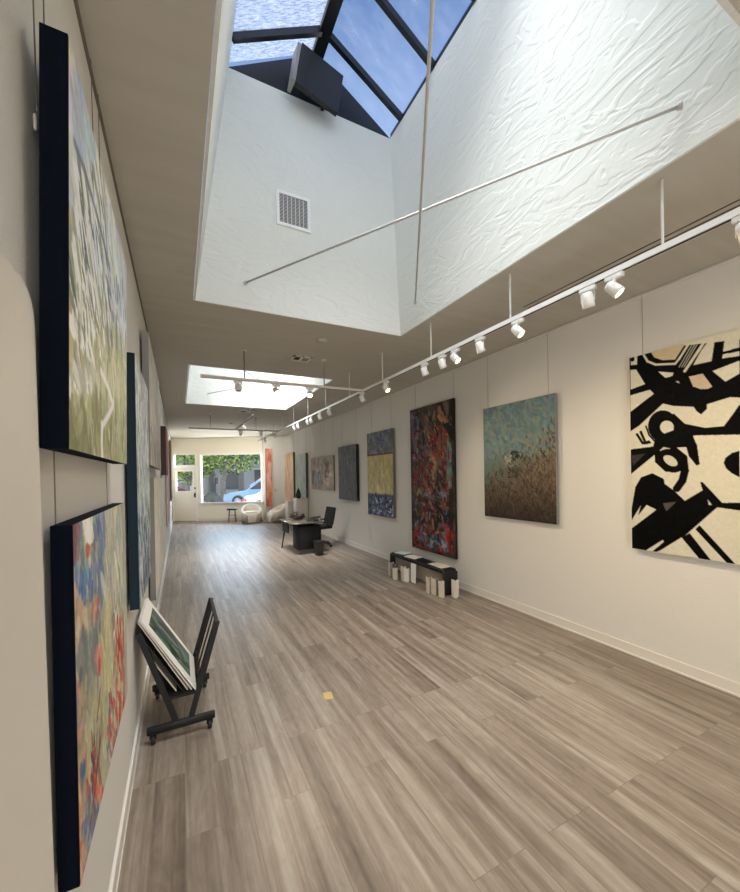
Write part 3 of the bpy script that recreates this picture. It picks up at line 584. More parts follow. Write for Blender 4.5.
painting('wide low cream canvas on the left wall beneath the pale grey one', 'L', -.215, -.262, 4.10, 6.16, .555, 1.708, a, mat('stone_canvas_edge', S(128, 126, 116)), wires=())
a = Art(.94, .8, 40, (110, 50, 46)); a.scatter(60, [(120, 56, 50), (90, 36, 36)], (0, 0, 1, 1), (.1, .2), (.03, .06), 1.2, .5, .6)
painting('small dark wine red canvas high on the left wall toward the street door', 'L', -.188, -.262, 7.08, 8.02, 1.759, 2.562, a, MT['wineedge'], wires=())
a = Art(1.85, 1.95, 30, (190, 165, 155)); a.noise(6, 20, 20)
painting('tall mauve pink canvas on the left wall beyond the wine red one', 'L', -.228, -.262, 9.35, 11.2, .647, 2.603, a, MT['mauve'], wires=())
a = Art(2.4, 1.95, 30, (120, 104, 84)); a.noise(6, 20, 20)
painting('brown edged canvas on the left wall, last before the street door', 'L', -.226, -.262, 13.6, 16.0, .983, 2.93, a, MT['umber'], wires=())

# pale smooth board leaning against the left wall next to the camera
lp = thing('leaning_board', 'smooth pale board with rounded top corner leaning on the left wall', 'board', (XL+.035, .1, 0))
pr = [(-.9, 0), (.84, 0)]+[(.84-.06+.06*math.cos(t), 2.0+.06*math.sin(t)) for t in np.linspace(0, PI/2, 8)]+[(-.9, 2.06)]
sl = lambda z: -.022*z/2.06
MB().prism(pr, 0, .014, lambda a_, b_, t: (t+.005+sl(b_), a_, b_)).build('panel', MT['smooth'], lp)
MB().box((0, -.9, 0), (.024, .845, .012)).build('foot_strip', MT['offwhite'], lp)

# ================================================================== TRACK LIGHTING
def track(label, p, q, hang, canopy=True, mt='white', names=None):
    c = (Vector(p)+Vector(q))/2; root = thing('light_track', label, 'track lighting', c)
    MB().bar(p, q, .036, .032).build('rail', MT[mt], root, True)
    d = (Vector(q)-Vector(p)).normalized()
    sl_ = MB().bar(Vector(p)-Vector((0, 0, .0165)), Vector(q)-Vector((0, 0, .0165)), .018, .002); sl_.build('slot', MT['black'], root, True)
    for h in hang:
        hr = MB().tube([(h[0], h[1], ZC-.004), (h[0], h[1], p[2]+.016)], .0075, 8).build('hanger_rod', MT['white'] if mt == 'white' else MT['grey_metal'], root, True)
        if canopy: MB().lathe([(.035, 0), (.034, .012), (.012, .02)], 16, Matrix.Translation((h[0]-root.location.x, h[1]-root.location.y, ZC-.022-root.location.z))).build('canopy', MT['offwhite'], hr)
    return root
ZT = 2.892
track('long white track running along the whole right side under the ceiling', (2.35, -.6, ZT), (2.35, 12.9, ZT), [(2.35, 1.11+1.0505*k) for k in range(11)], canopy=False)
track('short pale cross track hanging in front of the second skylight', (.24, 4.83, ZT), (2.33, 4.83, ZT), [(.735, 4.83), (1.766, 4.83)], mt='offwhite')
track('far cross track hanging near the street end', (.22, 9.97, ZT), (2.33, 9.97, ZT), [(.70, 9.97), (1.78, 9.97)], mt='grey_metal')  # grey rail puts its backlit darkness into the colour
track('short branch track running toward the camera from the far cross track', (1.28, 7.45, ZT), (1.28, 9.95, ZT), [(1.28, 7.7)], mt='grey_metal')
def head_proto(lit, yaw, tiltd):
    o = thing('track_light', 'x', 'spotlight', (0, 0, 0))
    MB().rbox((-.018, -.062, -.036), (.018, .062, -.001), .006, 2).build('adapter', MT['white'], o)
    T_ = Matrix.Translation((0, 0, -.105))@Matrix.Rotation(yaw, 4, 'Z')@Matrix.Rotation(tiltd, 4, 'Y')
    yk = MB()
    for s in (-1, 1): yk.bar((.0, .046*s, -.045), (0, .046*s, -.115), .014, .004, (0, 1, 0))
    yk.bar((0, -.048, -.045), (0, .048, -.045), .014, .005); yk.tube([(0, 0, -.03), (0, 0, -.05)], .012)
    Rz = Matrix.Rotation(yaw, 4, 'Z'); yk.v = [tuple(Rz@Vector(v)) for v in yk.v]; yk.build('yoke', MT['white'], o)
    hd = MB().lathe([(.012, .062), (.030, .058), (.038, .045), (.040, .0), (.042, -.02), (.043, -.048), (.036, -.048), (.034, -.040)], 20, T_).build('lamp_head', MT['white'], o)
    MB().lathe([(.034, -.042), (.034, -.0405)], 20, T_).build('lens', MT['bulb' if lit else 'lens_off'], hd)
    o.scale = (.85, .85, .85)
    return o, T_
LITS = {}
def heads(lst, x, z, axis, lab, grp):
    for y, lit, yaw, td, lb in lst:
        key = (lit, round(yaw, 2), round(td, 2))
        pos = (x, y, z) if axis == 'y' else (y, x, z)
        if key not in LITS:
            o, T_ = head_proto(lit, yaw, td); o.location = pos; LITS[key] = (o, T_)
        else:
            o = dup(LITS[key][0], pos)
        if axis == 'x': o.rotation_euler = (0, 0, PI/2)
        o['label'] = lb; o['group'] = grp
        if lit:
            L = bpy.data.lights.new('spot_lamp', 'SPOT'); L.energy = 48; L.color = (1, .80, .55); L.spot_size = 2.4; L.spot_blend = 1; L.shadow_soft_size = .03
            l = bpy.data.objects.new('spot_lamp', L); COL.objects.link(l)
            Mz = Matrix.Translation(pos)@Matrix.Rotation(PI/2 if axis == 'x' else 0, 4, 'Z')@LITS[key][1]
            l.matrix_world = Mz@Matrix.Translation((0, 0, -.06))
n_ = lambda k: ['first', 'second', 'third', 'fourth', 'fifth', 'sixth', 'seventh', 'eighth', 'ninth', 'tenth', 'eleventh', 'twelfth', 'thirteenth', 'fourteenth', 'fifteenth', 'sixteenth', 'seventeenth', 'eighteenth'][k]
main = [(.77, 0, 0, -.9), (1.365, 1, -1.1, -.72), (1.53, 0, .2, -.3), (2.09, 1, -1.1, -.72), (2.50, 0, 0, -.35), (2.83, 1, -1.1, -.72), (3.03, 0, .1, -.5), (3.33, 0, -.1, -.4), (4.17, 1, -1.1, -.72), (4.87, 0, 0, -.5), (6.2, 0, .1, -.5), (6.7, 0, 0, -.35), (7.22, 0, -.1, -.4), (7.45, 0, .1, -.5), (8.15, 0, 0, -.35), (8.45, 0, .1, -.5), (10.3, 0, 0, -.35), (11.7, 0, .1, -.5)]
heads([(y, l, yw, td, '%s spotlight on the long right-hand track, %s from the camera end' % ('glowing' if l else 'unlit white', n_(k))) for k, (y, l, yw, td) in enumerate(main)], 2.35, ZT-.016, 'y', '', 'spotlights on the long track')
heads([(.66, 0, .2, .2, 'unlit spotlight at the left of the cross track by the second skylight'), (1.12, 1, .3, .75, 'glowing spotlight at the middle of the cross track by the second skylight'), (1.56, 1, -.3, .75, 'glowing spotlight at the right of the cross track by the second skylight')], 4.83, ZT-.016, 'x', '', 'spotlights on the near cross track')
heads([(1.40, 0, .2, -.2, 'left spotlight on the far cross track'), (1.90, 0, .2, -.2, 'right spotlight on the far cross track')], 9.97, ZT-.016, 'x', '', 'spotlights on the far cross track')
heads([(8.6, 0, 0, -.35, 'lone spotlight on the branch track near the street end')], 1.28, ZT-.016, 'y', '', 'spotlight on the branch track')

# tie rods braced across the skylight wells
for dy, w in ((0, 'near'), (5.18, 'second')):
    for p, q_, lb in (((.578, 3.655+dy, 3.504), (2.222, .957+dy, 3.476), 'grey tie rod slanting from the far side to the right plaster of the %s skylight'), ((2.222, 3.30+dy, 3.48), (.54, .615+dy, 3.46), 'grey tie rod crossing overhead toward the camera in the %s skylight')):
        p = list(p); q_ = list(q_)
        if dy: p[1] = min(p[1], 8.81); q_[1] = max(q_[1], 5.82)
        r_ = thing('tie_rod', lb % w, 'rod', ((p[0]+q_[0])/2, (p[1]+q_[1])/2, (p[2]+q_[2])/2))
        MB().tube([p, q_], .0085, 8).build('bar', MT['rod'], r_, True)
        pl = MB(); d = (Vector(q_)-Vector(p)).normalized()
        for e, sgn in ((p, 1), (q_, -1)): pl.tube([Vector(e), Vector(e)+d*.02*sgn], .018, 10)
        pl.build('end_fitting', MT['rod'], r_, True)

# vents and detectors
wv = thing('wall_vent', 'square white return air grille on the plaster at the far side of the near skylight', 'vent', (1.05, 3.664, 4.13))
yv = 3.664
f = MB(); X0, X1, Z0, Z1 = .88, 1.22, 4.135, 4.47
for a_ in ((X0, X0+.03, Z0, Z1), (X1-.03, X1, Z0, Z1), (X0+.03, X1-.03, Z0, Z0+.03), (X0+.03, X1-.03, Z1-.03, Z1)): f.box((a_[0], yv-.018, a_[2]), (a_[1], yv-.0005, a_[3]))
f.build('frame', MT['white'], wv, True)
MB().box((X0+.02, yv-.004, Z0+.02), (X1-.02, yv-.001, Z1-.02)).build('backing', MT['voidm'], wv, True)
g = MB()
for k in range(1, 7): x = X0+.03+(X1-X0-.06)*k/7; g.box((x-.003, yv-.012, Z0+.03), (x+.003, yv-.004, Z1-.03))
for k in range(1, 20): z = Z0+.03+(Z1-Z0-.06)*k/20; g.box((X0+.03, yv-.012, z-.0017), (X1-.03, yv-.009, z+.0017))
g.build('slats', MT['white'], wv, True)
def cvent(x, y, sx, sy, lb):
    o = thing('ceiling_vent', lb, 'vent', (x, y, ZC), group=None); m = MB()
    for a_ in ((-sx, -sx+.03, -sy, sy), (sx-.03, sx, -sy, sy), (-sx, sx, -sy, -sy+.03), (-sx, sx, sy-.03, sy), (-.015, .015, -sy, sy)): m.box((a_[0], a_[2], -.014), (a_[1], a_[3], -.0005))
    m.build('frame', MT['offwhite'], o); MB().box((-sx+.02, -sy+.02, -.004), (-.01, sy-.02, -.001)).box((.01, -sy+.02, -.004), (sx-.02, sy-.02, -.001)).build('opening', MT['voidm'], o)
    m = MB()
    for k in range(5):
        y_ = -sy+.05+(2*sy-.1)*k/4; m.box((.02, y_-.006, -.012), (sx-.03, y_+.006, -.004))
    m.build('louvres', MT['grey_metal'], o); return o
cvent(1.475, 4.91, .125, .11, 'ceiling air vent with dark louvres between the two skylights'); cvent(1.47, 9.4, .17, .13, 'ceiling air vent beyond the second skylight')
def det(x, y, lb):
    o = thing('smoke_detector', lb, 'smoke detector', (x, y, ZC)); MB().lathe([(.03, -.026), (.05, -.022), (.056, -.01), (.056, -.0005)], 20).build('cover', MT['ceil'], o); MB().lathe([(.065, -.01), (.066, -.0004)], 20).build('mount', MT['ceil'], o)
det(1.5, 4.15, 'round smoke detector on the ceiling before the first air vent'); det(1.36, 11.6, 'round smoke detector on the ceiling near the street end')

# ================================================================== PRINT RACK
rk = thing('print_rack', 'black V-shaped print bin on casters beside the left wall', 'rack', (-.02, 3.08, 0)); RX, RY = -.02, 3.08
YF, YBk = 2.80, 3.36
def V(x, y, z): return (x-RX, y-RY, z)
for y in (YF, YBk):
    MB().bar(V(-.248, y, .72), V(-.045, y, .10), .034, .02, (0, 1, 0)).build('upright', MT['black_wood'], rk)
    MB().bar(V(.215, y, .715), V(.04, y, .10), .034, .02, (0, 1, 0)).build('upright', MT['black_wood'], rk)
    MB().rbox(V(-.215, y-.014, .06), V(.19, y+.014, .11), .006, 1).build('foot_bar', MT['black_wood'], rk)
    for x in (-.18, .155):
        cs = MB().tube([V(x-.012, y, .026), V(x+.012, y, .026)], .026, 14).build('caster', MT['black'], rk)
        MB().bar(V(x, y, .03), V(x, y, .066), .012, .04).build('caster_fork', MT['black_metal'], cs)
for x0, z0, x1, z1, nm in ((-.25, .71, -.115, .31, 'side_rail'), (.215, .70, .10, .31, 'side_rail')):
    MB().bar(V(x0, YF, z0), V(x0, YBk, z0), .02, .03).build('top_rail', MT['black_wood'], rk)
    MB().bar(V(x1, YF, z1), V(x1, YBk, z1), .02, .03).build('lower_rail', MT['black_wood'], rk)
    for k in range(1, 4):
        y = YF+(YBk-YF)*k/4; MB().tube([V(x0, y, z0), V(x1, y, z1)], .006, 6).build('spindle', MT['black_metal'], rk)
MB().box(V(-.12, YF, .255), V(.10, YBk, .27)).build('shelf', MT['black_wood'], rk)
def print_(i, xb, zb, xt, zt, y0, y1, label, face, mat_='paper', thick=.008):
    # flat sheet leaning left inside the bin, foot (xb,zb) to top (xt,zt)
    o = thing('matted_print', label, 'print', (xb, (y0+y1)/2, zb), group='prints in the bin')
    d = Vector((xt-xb, 0, zt-zb)); L_ = d.length; d.normalize(); nrm = Vector((d.z, 0, -d.x))
    Mx = Matrix.Identity(4)
    for r in range(3): Mx[r][0], Mx[r][1], Mx[r][2] = (0, 1, 0)[r], d[r], nrm[r]
    w = (y1-y0)/2
    MB().box((-w, 0, -thick), (w, L_, 0), Mx).build('mat_board', MT[mat_], o)
    if face:
        a = Art(.3, .3, 120, face[0]); a.scatter(60, face, (0, 0, 1, 1), (.04, .12), (.02, .05), 1, .9, .7)
        m0 = .07; P0 = Mx@Vector((-w+m0, L_-m0, .0006)); U = Mx.to_3x3()@Vector((2*w-2*m0, 0, 0)); Vv = Mx.to_3x3()@Vector((0, -(L_-2*m0), 0))
        a.face(P0+o.location, U, Vv, 'printed_image', o, MT['matte'])
    return o
print_(0, .078, .275, -.232, .80, 2.81, 3.33, 'front white matted print of dark green trees in the bin', [(96, 108, 100), (70, 84, 78), (130, 138, 126), (58, 70, 62)])
print_(1, .052, .275, -.243, .795, 2.83, 3.32, 'white mat board just behind the front tree print', None)
print_(2, .028, .275, -.25, .78, 2.84, 3.30, 'white backing board third from the front of the bin', None, 'cream')
print_(3, -.005, .275, -.245, .70, 2.85, 3.28, 'dark sleeved print leaning at the back of the bin', [(70, 62, 56), (50, 44, 40), (90, 84, 76)], 'black')
print_(4, -.04, .275, -.238, .62, 2.86, 3.26, 'short grey board leaning deepest in the bin', None, 'cream')

# card on the floor
cd = MB().prism([(.97, 2.815), (1.035, 2.80), (1.02, 2.705), (.955, 2.72)], .0005, .004, lambda a_, b_, t: (a_, b_, t)).build('card', MT['tan']); tag(cd, 'small tan card lying on the open plank floor', 'card')

# ================================================================== BENCH, BOOKS
bn = thing('bench', 'low black bench with rounded waterfall ends below the tall red canvas', 'bench', (3.38, 5.0, 0))
def bench_prof():
    L_, h, t, r = .74, .35, .055, .09; o = []
    for c, s in ((-L_, 1),): pass
    outer = [(-L_, 0), (-L_, h-r)]+[(-L_+r-r*math.cos(t_), h-r+r*math.sin(t_)) for t_ in np.linspace(.2, PI/2, 6)]+[(L_-r+r*math.sin(t_), h-r+r*math.cos(t_)) for t_ in np.linspace(0, PI/2-.2, 6)]+[(L_, h-r), (L_, 0)]
    inner = [(L_-t, 0), (L_-t, h-t-.03), (L_-t-.03, h-t), (-L_+t+.03, h-t), (-L_+t, h-t-.03), (-L_+t, 0)]
    return outer+inner
# built from strips so the arch stays clean
pf = bench_prof(); no = len(pf)-6
m = MB(); m.rbox((-.12, -.74, .29), (.12, .74, .35), .025, 3); mtop = m.build('seat', MT['black_wood'], bn)
for s in (-1, 1):
    MB().rbox((-.12, .74*s-.03, 0), (.12, .74*s+.03, .325), .02, 3).build('end_panel', MT['black_wood'], bn)
MB().box((-.04, -.70, .05), (-.02, .70, .29)).build('back_panel', mat('bench_inner', S(168, 158, 142), .6), bn)
def book(label, x, y, rz, h, w, op, cover, th=.012):
    o = thing('book', label, 'book', (x, y, 0), rz, group='books standing on the floor by the bench')
    for s in (-1, 1):
        Mx = Matrix.Rotation(s*op/2, 4, 'Z'); cv = MB().box((0, -.002, 0), (w, .002, h), Mx@Matrix.Translation((0, s*.004, 0))).build('cover', MT[cover], o)
        MB().box((.004, -th/2, .006), (w-.006, th/2, h-.006), Mx@Matrix.Translation((0, -s*(th/2-.001), 0))).build('pages', MT['cream'], o)
    return o
bks = [(3.130, 5.53, 0.22, 0.10, 'cream', 'cream book leftmost of the group at the far end of the bench'), (3.150, 5.38, 0.22, 0.10, 'purple', 'violet covered book standing at the far end of the bench'), (3.100, 5.25, 0.19, 0.09, 'cream', 'low cream book in front of the violet book'), (3.155, 5.15, 0.22, 0.10, 'cream', 'cream book right of the violet one'), (3.190, 5.06, 0.21, 0.09, 'paper', 'white book rightmost of the far group, beside the leaning sheet'),
       (3.130, 4.44, 0.22, 0.10, 'cream', 'cream book leftmost of the near group at the bench'), (3.175, 4.33, 0.22, 0.09, 'cream', 'cream book second in the near group at the bench'), (3.200, 4.17, 0.22, 0.09, 'cream', 'narrow cream book standing before the near bench end'), (3.330, 4.08, 0.24, 0.10, 'paper', 'white book at the near end of the bench, closest to the camera')]
for i, (x, y, h, w, cv, lb) in enumerate(bks): book(lb, x, y, PI*.36+(.3*((i*7) % 5-2)/2), h, w, .8 if i % 2 else .95, cv, .016)
sh = thing('paper_sheet', 'white sheet leaning on the bench front near its far end', 'paper', (3.245, 5.0, .0))
MB().box((-.005, -.07, .002), (-.001, .07, .30), Matrix.Rotation(.04, 4, 'Y')).build('sheet', MT['paper'], sh)
def bstack(x, y, lb, cols):
    o = thing('magazine', lb, 'magazine', (x, y, .35)); z = 0
    MB().rbox((-.09, -.12, 0), (.09, .12, .012), .003, 1, Matrix.Rotation(.2, 4, 'Z')).build('cover', MT[cols], o); MB().box((-.085, -.115, .012), (.085, .118, .018), Matrix.Rotation(.3, 4, 'Z')).build('pages', MT['paper'], o)
bstack(3.38, 5.52, 'pale blue booklet lying on the far end of the bench', 'bluepaper'); bstack(3.37, 5.18, 'white booklet lying beside the blue one on the bench', 'paper')
cl_ = thing('cloth', 'crumpled cream cloth lying on the near end of the bench', 'cloth', (3.38, 4.50, .35)); m = MB(); n = 14
vs = [(.10*(i/n*2-1), .17*(j/n*2-1), .012+.022*abs(math.sin(i*1.3+j*.7)*math.cos(j*.9-i*.4))*(1-(max(abs(i/n*2-1), abs(j/n*2-1)))**6)) for j in range(n+1) for i in range(n+1)]
vs2 = [(x, y, .0005) for x, y, z in vs]; idx = lambda i, j: j*(n+1)+i; N_ = len(vs)
fs = [(idx(i, j), idx(i+1, j), idx(i+1, j+1), idx(i, j+1)) for i in range(n) for j in range(n)]
m.add(vs, fs, True); m.build('fabric', MT['cream'], cl_)

# ================================================================== DESK AREA
dk = thing('desk', 'black office desk with smoked top and side pedestal beside the right wall', 'desk', (2.5, 8.4, 0))
D = lambda x, y, z: (x-2.5, y-8.4, z)
MB().rbox(D(2.10, 7.92, .665), D(2.86, 9.02, .69), .006, 1).build('desktop', MT['desk_top'], dk)
ped = MB().rbox(D(2.26, 7.98, .10), D(2.78, 8.40, .61), .008, 1).build('pedestal', MT['black_wood'], dk)
for k in range(3): 
    dr = MB().box(D(2.785-.006, 8.0, .115+.165*k), D(2.788, 8.38, .265+.165*k)).build('drawer_front', MT['black'], ped)
for x, y in ((2.30, 8.02), (2.74, 8.02)): MB().tube([D(x, y, .0), D(x, y, .10)], [.012, .018], 8).build('foot', MT['grey_metal'], dk)
for x, y in ((2.30, 8.2), (2.72, 8.2)): MB().tube([D(x, y, .61), D(x, y, .667)], .012, 8).build('standoff', MT['grey_metal'], dk)
MB().tube([D(2.24, 8.9, .667), D(2.15, 9.0, 0)], [.024, .014], 10).build('leg', MT['walnut'], dk)
MB().tube([D(2.74, 8.9, .667), D(2.82, 8.98, 0)], [.024, .014], 10).build('leg', MT['walnut'], dk)
MB().box(D(2.16, 8.42, .42), D(2.18, 8.95, .66)).build('modesty_panel', MT['black_wood'], dk)
tr_ = thing('desk_tray', 'long dark tray lying on the right side of the desk', 'tray', (2.68, 8.25, .69)); MB().rbox((-.13, -.26, 0), (.13, .26, .02), .006, 1, Matrix.Rotation(-.3, 4, 'Z')).build('tray_base', MT['black'], tr_)
MB().rbox((-.11, -.24, .02), (.11, .24, .028), .003, 1, Matrix.Rotation(-.3, 4, 'Z')).build('tray_lip', MT['black_metal'], tr_)
lu = thing('ornament', 'dark brown gnarled ornament sitting on the desk', 'ornament', (2.42, 8.6, .69)); bm = bmesh.new(); bmesh.ops.create_icosphere(bm, subdivisions=3, radius=1)
vs = []; 
for v in bm.verts:
    c = v.co; k = 1+.28*math.sin(c.x*5+1)*math.cos(c.y*6)+.18*math.sin(c.z*9+c.x*4); vs.append((c.x*.15*k, c.y*.13*k, .085+max(-.085, c.z*.085*k)))
bm.verts.index_update(); m = MB(); m.add(vs, [[v.index for v in f.verts] for f in bm.faces], True); bm.free(); m.build('knot', MT['ornament'], lu)
for k in range(7):
    t = k*.9; MB().tube([(.08*math.cos(t), .07*math.sin(t), .10), (.15*math.cos(t), .13*math.sin(t), .13+.02*(k % 3)), (.19*math.cos(t+.2), .16*math.sin(t+.2), .10+.03*(k % 2))], [.025, .018, .006], 7).build('branch', MT['ornament'], lu)
ch = thing('office_chair', 'black mesh office chair behind the desk', 'chair', (3.0, 8.68, 0), .12)
MB().rbox((-.25, -.24, .44), (.22, .24, .52), .03, 3).build('seat', MT['chair_fabric'], ch)
bk_ = MB(); bkp = [(.19, .50), (.24, .51), (.285, .70), (.33, .93), (.295, .94), (.245, .72)]
bk_.prism(bkp, -.235, .235, lambda a_, b_, t: (a_, t, b_)); bo = bk_.build('backrest', MT['chair_fabric'], ch, bevel=.015)
MB().tube([(.0, 0, .42), (.24, 0, .46), (.30, 0, .60)], .022, 8).build('back_support', MT['black'], ch)
for s in (-1, 1):
    MB().tube([(.05, .26*s, .46), (.05, .29*s, .62), (-.02, .29*s, .67)], .014, 8).build('arm_post', MT['black'], ch); MB().rbox((-.11, .26*s-.03, .67), (.14, .26*s+.05, .70), .012, 2).build('armrest', MT['black'], ch)
MB().tube([(0, 0, .10), (0, 0, .44)], .026, 12).build('gas_lift', MT['black_metal'], ch)
for k in range(5):
    t = 2*PI*k/5+.3; e = (.29*math.cos(t), .29*math.sin(t), .075); lg = MB().tube([(0, 0, .12), e], [.03, .016], 8).build('base_arm', MT['black'], ch)
    MB().tube([(e[0]-.02*math.sin(t), e[1]+.02*math.cos(t), .03), (e[0]+.02*math.sin(t), e[1]-.02*math.cos(t), .03)], .03, 12).bar((e[0], e[1], .03), (e[0], e[1], .075), .015).build('caster', MT['black'], lg)
bi = thing('waste_bin', 'charcoal waste bin on the floor in front of the desk pedestal', 'bin', (2.65, 7.76, 0))
m = MB().lathe([(.085, .0), (.088, .004), (.118, .30), (.123, .30), (.123, .31), (.112, .31), (.083, .012)], 24); m.build('bucket', MT['bin'], bi); MB().lathe([(.1235, .295), (.126, .297), (.126, .312), (.117, .313)], 24).build('rim', MT['black'], bi)
for o_ in [ch]: pass

# plinths and vase
def plinth(x, y, w, d_, h, lb, rz=0):
    o = thing('plinth', lb, 'plinth', (x, y, 0), rz); MB().rbox((-w/2, -d_/2, .02), (w/2, d_/2, h), .004, 1).build('body', MT['plinth'], o); MB().box((-w/2+.015, -d_/2+.015, 0), (w/2-.015, d_/2-.015, .02)).build('recessed_base', MT['brownedge'], o)
plinth(3.49, 11.95, .37, .4, .99, 'taller white plinth carrying the dark vase')
plinth(3.47, 13.1, .30, .34, .82, 'shorter white plinth between the armchair and the taller plinth')
va = thing('vase', 'dark green teardrop vase on the taller white plinth', 'vase', (3.40, 11.88, .99)); MB().lathe([(.045, 0), (.075, .03), (.085, .10), (.07, .19), (.045, .26), (.022, .30), (.02, .32), (.015, .32), (.015, .3)], 22).build('body', MT['pot'], va); MB().lathe([(.05, 0), (.052, .012), (.046, .016)], 20).build('foot_ring', MT['black'], va)
# armchairs
def armchair(lb, loc, rz):
    o = thing('armchair', lb, 'armchair', loc, rz, group='white tub armchairs')
    n = 28; m = MB(); vs = []; fs = []
    def R(t): return .37
    prof = []
    for i in range(n+1):
        t = PI*(.5-.86)+(2*PI*.86)*i/n-PI/2+PI/2   # horseshoe opening toward -y
        t = -PI/2+PI*.14+ (2*PI-PI*.28)*i/n
        hgt = .33+.35*((math.sin(t)+1)/2)**1.2
        c, s_ = math.cos(t), math.sin(t)
        for r_, z_ in ((.37, .03), (.38, hgt-.03), (.365, hgt), (.29, hgt), (.275, hgt-.03), (.27, .36)): vs.append((c*r_, s_*r_, z_))
    for i in range(n):
        for k in range(5): fs.append((i*6+k, (i+1)*6+k, (i+1)*6+k+1, i*6+k+1))
        fs.append((i*6+5, (i+1)*6+5, (i+1)*6, i*6))
    fs.append(tuple(range(6))); fs.append(tuple(n*6+k for k in reversed(range(6)))); m.add(vs, fs, True); m.build('shell', MT['uphol'], o)
    MB().lathe([(.355, .02), (.362, .06), (.362, .30), (.35, .325), (.285, .33), (.285, .39), (.26, .42), (0.05, .43)], 30).build('seat_cushion', MT['uphol'], o)
    MB().lathe([(.33, 0), (.33, .022)], 26).build('plinth_base', MT['brownedge'], o); return o
armchair('white tub armchair under the shop window', (2.40, 14.72, 0), -.1); armchair('white tub armchair beside the pier, right of the other armchair', (3.27, 14.28, 0), -1.35)
st = thing('stool', 'stool with a round black seat and thin legs under the shop window', 'stool', (1.78, 15.30, 0))
MB().lathe([(.17, .46), (.195, .475), (.20, .50), (.19, .52), (.12, .53)], 24).build('seat', MT['black'], st)
for k in range(4): t = PI/4+k*PI/2; MB().tube([(.13*math.cos(t), .13*math.sin(t), .47), (.19*math.cos(t), .19*math.sin(t), 0)], .010, 6).build('leg', MT['black_metal'], st)
MB().tube([(.155*math.cos(t), .155*math.sin(t), .25) for t in np.linspace(0, 2*PI, 17)], .006, 6).build('foot_ring', MT['black_metal'], st)

# ================================================================== STREET
def quad_struct(name, m, s0, s1, o0, o1, z0, z1):
    b_ = MB(); b_.prism([(s0, o0), (s1, o0), (s1, o1), (s0, o1)], z0, z1, lambda a_, b__, t: fwp(a_, t, b__)); return struct(b_.build(name, MT[m]))
quad_struct('pavement', 'concrete', -16, 14, .14, 4.2, -.25, -.02); quad_struct('road', 'asphalt', -40, 20, 4.2, 14, -.3, .04); quad_struct('far_pavement', 'concrete', -50, 20, 14, 34, -.3, -.08)
def car(label, s, off, paint, L_=4.5, H_=1.45, W=1.8, flip=1, zg=.04, van=False):
    P = fwp(s, zg, off); o = thing('car', label, 'car', P, math.atan2(E0[1], E0[0]))
    k = L_/4.5; hz = H_/1.45
    pr = [(0, .35), (.02, .62), (.35, .78), (1.25, .90), (1.95, 1.38), (2.3, 1.45), (3.2, 1.43), (3.9, 1.02), (4.4, .95), (4.5, .6), (4.45, .32), (.1, .28)]
    if van: pr = [(0, .35), (.02, .8), (.5, .98), (1.2, 1.40), (1.6, 1.46), (4.2, 1.46), (4.42, 1.0), (4.5, .6), (4.45, .32), (.1, .28)]
    fx = (lambda x: x*k) if flip > 0 else (lambda x: (4.5-x)*k)
    MB().prism([(fx(x), z*hz) for x, z in pr], 0, W, lambda a_, b_, t: (a_, t, b_)).build('body', MT[paint], o, bevel=.06)
    gl = [(1.5, .95), (2.05, 1.34), (2.35, 1.39), (3.1, 1.37), (3.65, 1.0)] if not van else [(1.0, 1.0), (1.35, 1.36), (4.1, 1.38), (4.2, 1.0)]
    MB().prism([(fx(x), z*hz) for x, z in gl], -.012, W+.012, lambda a_, b_, t: (a_, t, b_)).build('side_windows', MT['carglass'], o)
    for x in (.85, 3.65):
        for y in (0.02, W-.02):
            Mx = Matrix.Translation((fx(x), y, .33))@Matrix.Rotation(PI/2, 4, 'X')
            wl = MB().lathe([(.18, -.11), (.32, -.1), (.335, -.06), (.335, .06), (.32, .1), (.18, .11)], 20, Mx).build('wheel', MT['tyre'], o); MB().lathe([(.02, -.118), (.19, -.114), (.20, .114), (.02, .118)], 14, Mx).build('hub_cap', MT['alloy'], wl)
    MB().box((fx(4.42)-.10, -.015, .6*hz), (fx(4.42)+.10, .38, .8*hz)).box((fx(4.42)-.10, W-.38, .6*hz), (fx(4.42)+.10, W+.015, .8*hz)).build('tail_light', MT['red'], o)
    MB().box((fx(.04)-.03, .12, .58*hz), (fx(.04)+.04, .45, .7*hz)).box((fx(.04)-.03, W-.45, .58*hz), (fx(.04)+.04, W-.12, .7*hz)).build('head_light', MT['alloy'], o)
    return o
car('pale blue car parked outside the shop window', -.45, 6.0, 'carblue', H_=1.5); car('white car with red tail light parked nearer at the window right edge', 1.96, 2.4, 'carwhite', L_=4.2, H_=1.3, flip=-1, zg=-.02)
car('white van parked across the street behind the trees', -2.2, 15.5, 'carwhite', H_=1.9, van=True); car('crimson car seen through the door glass', -6.75, 5.2, 'carred', H_=1.25)
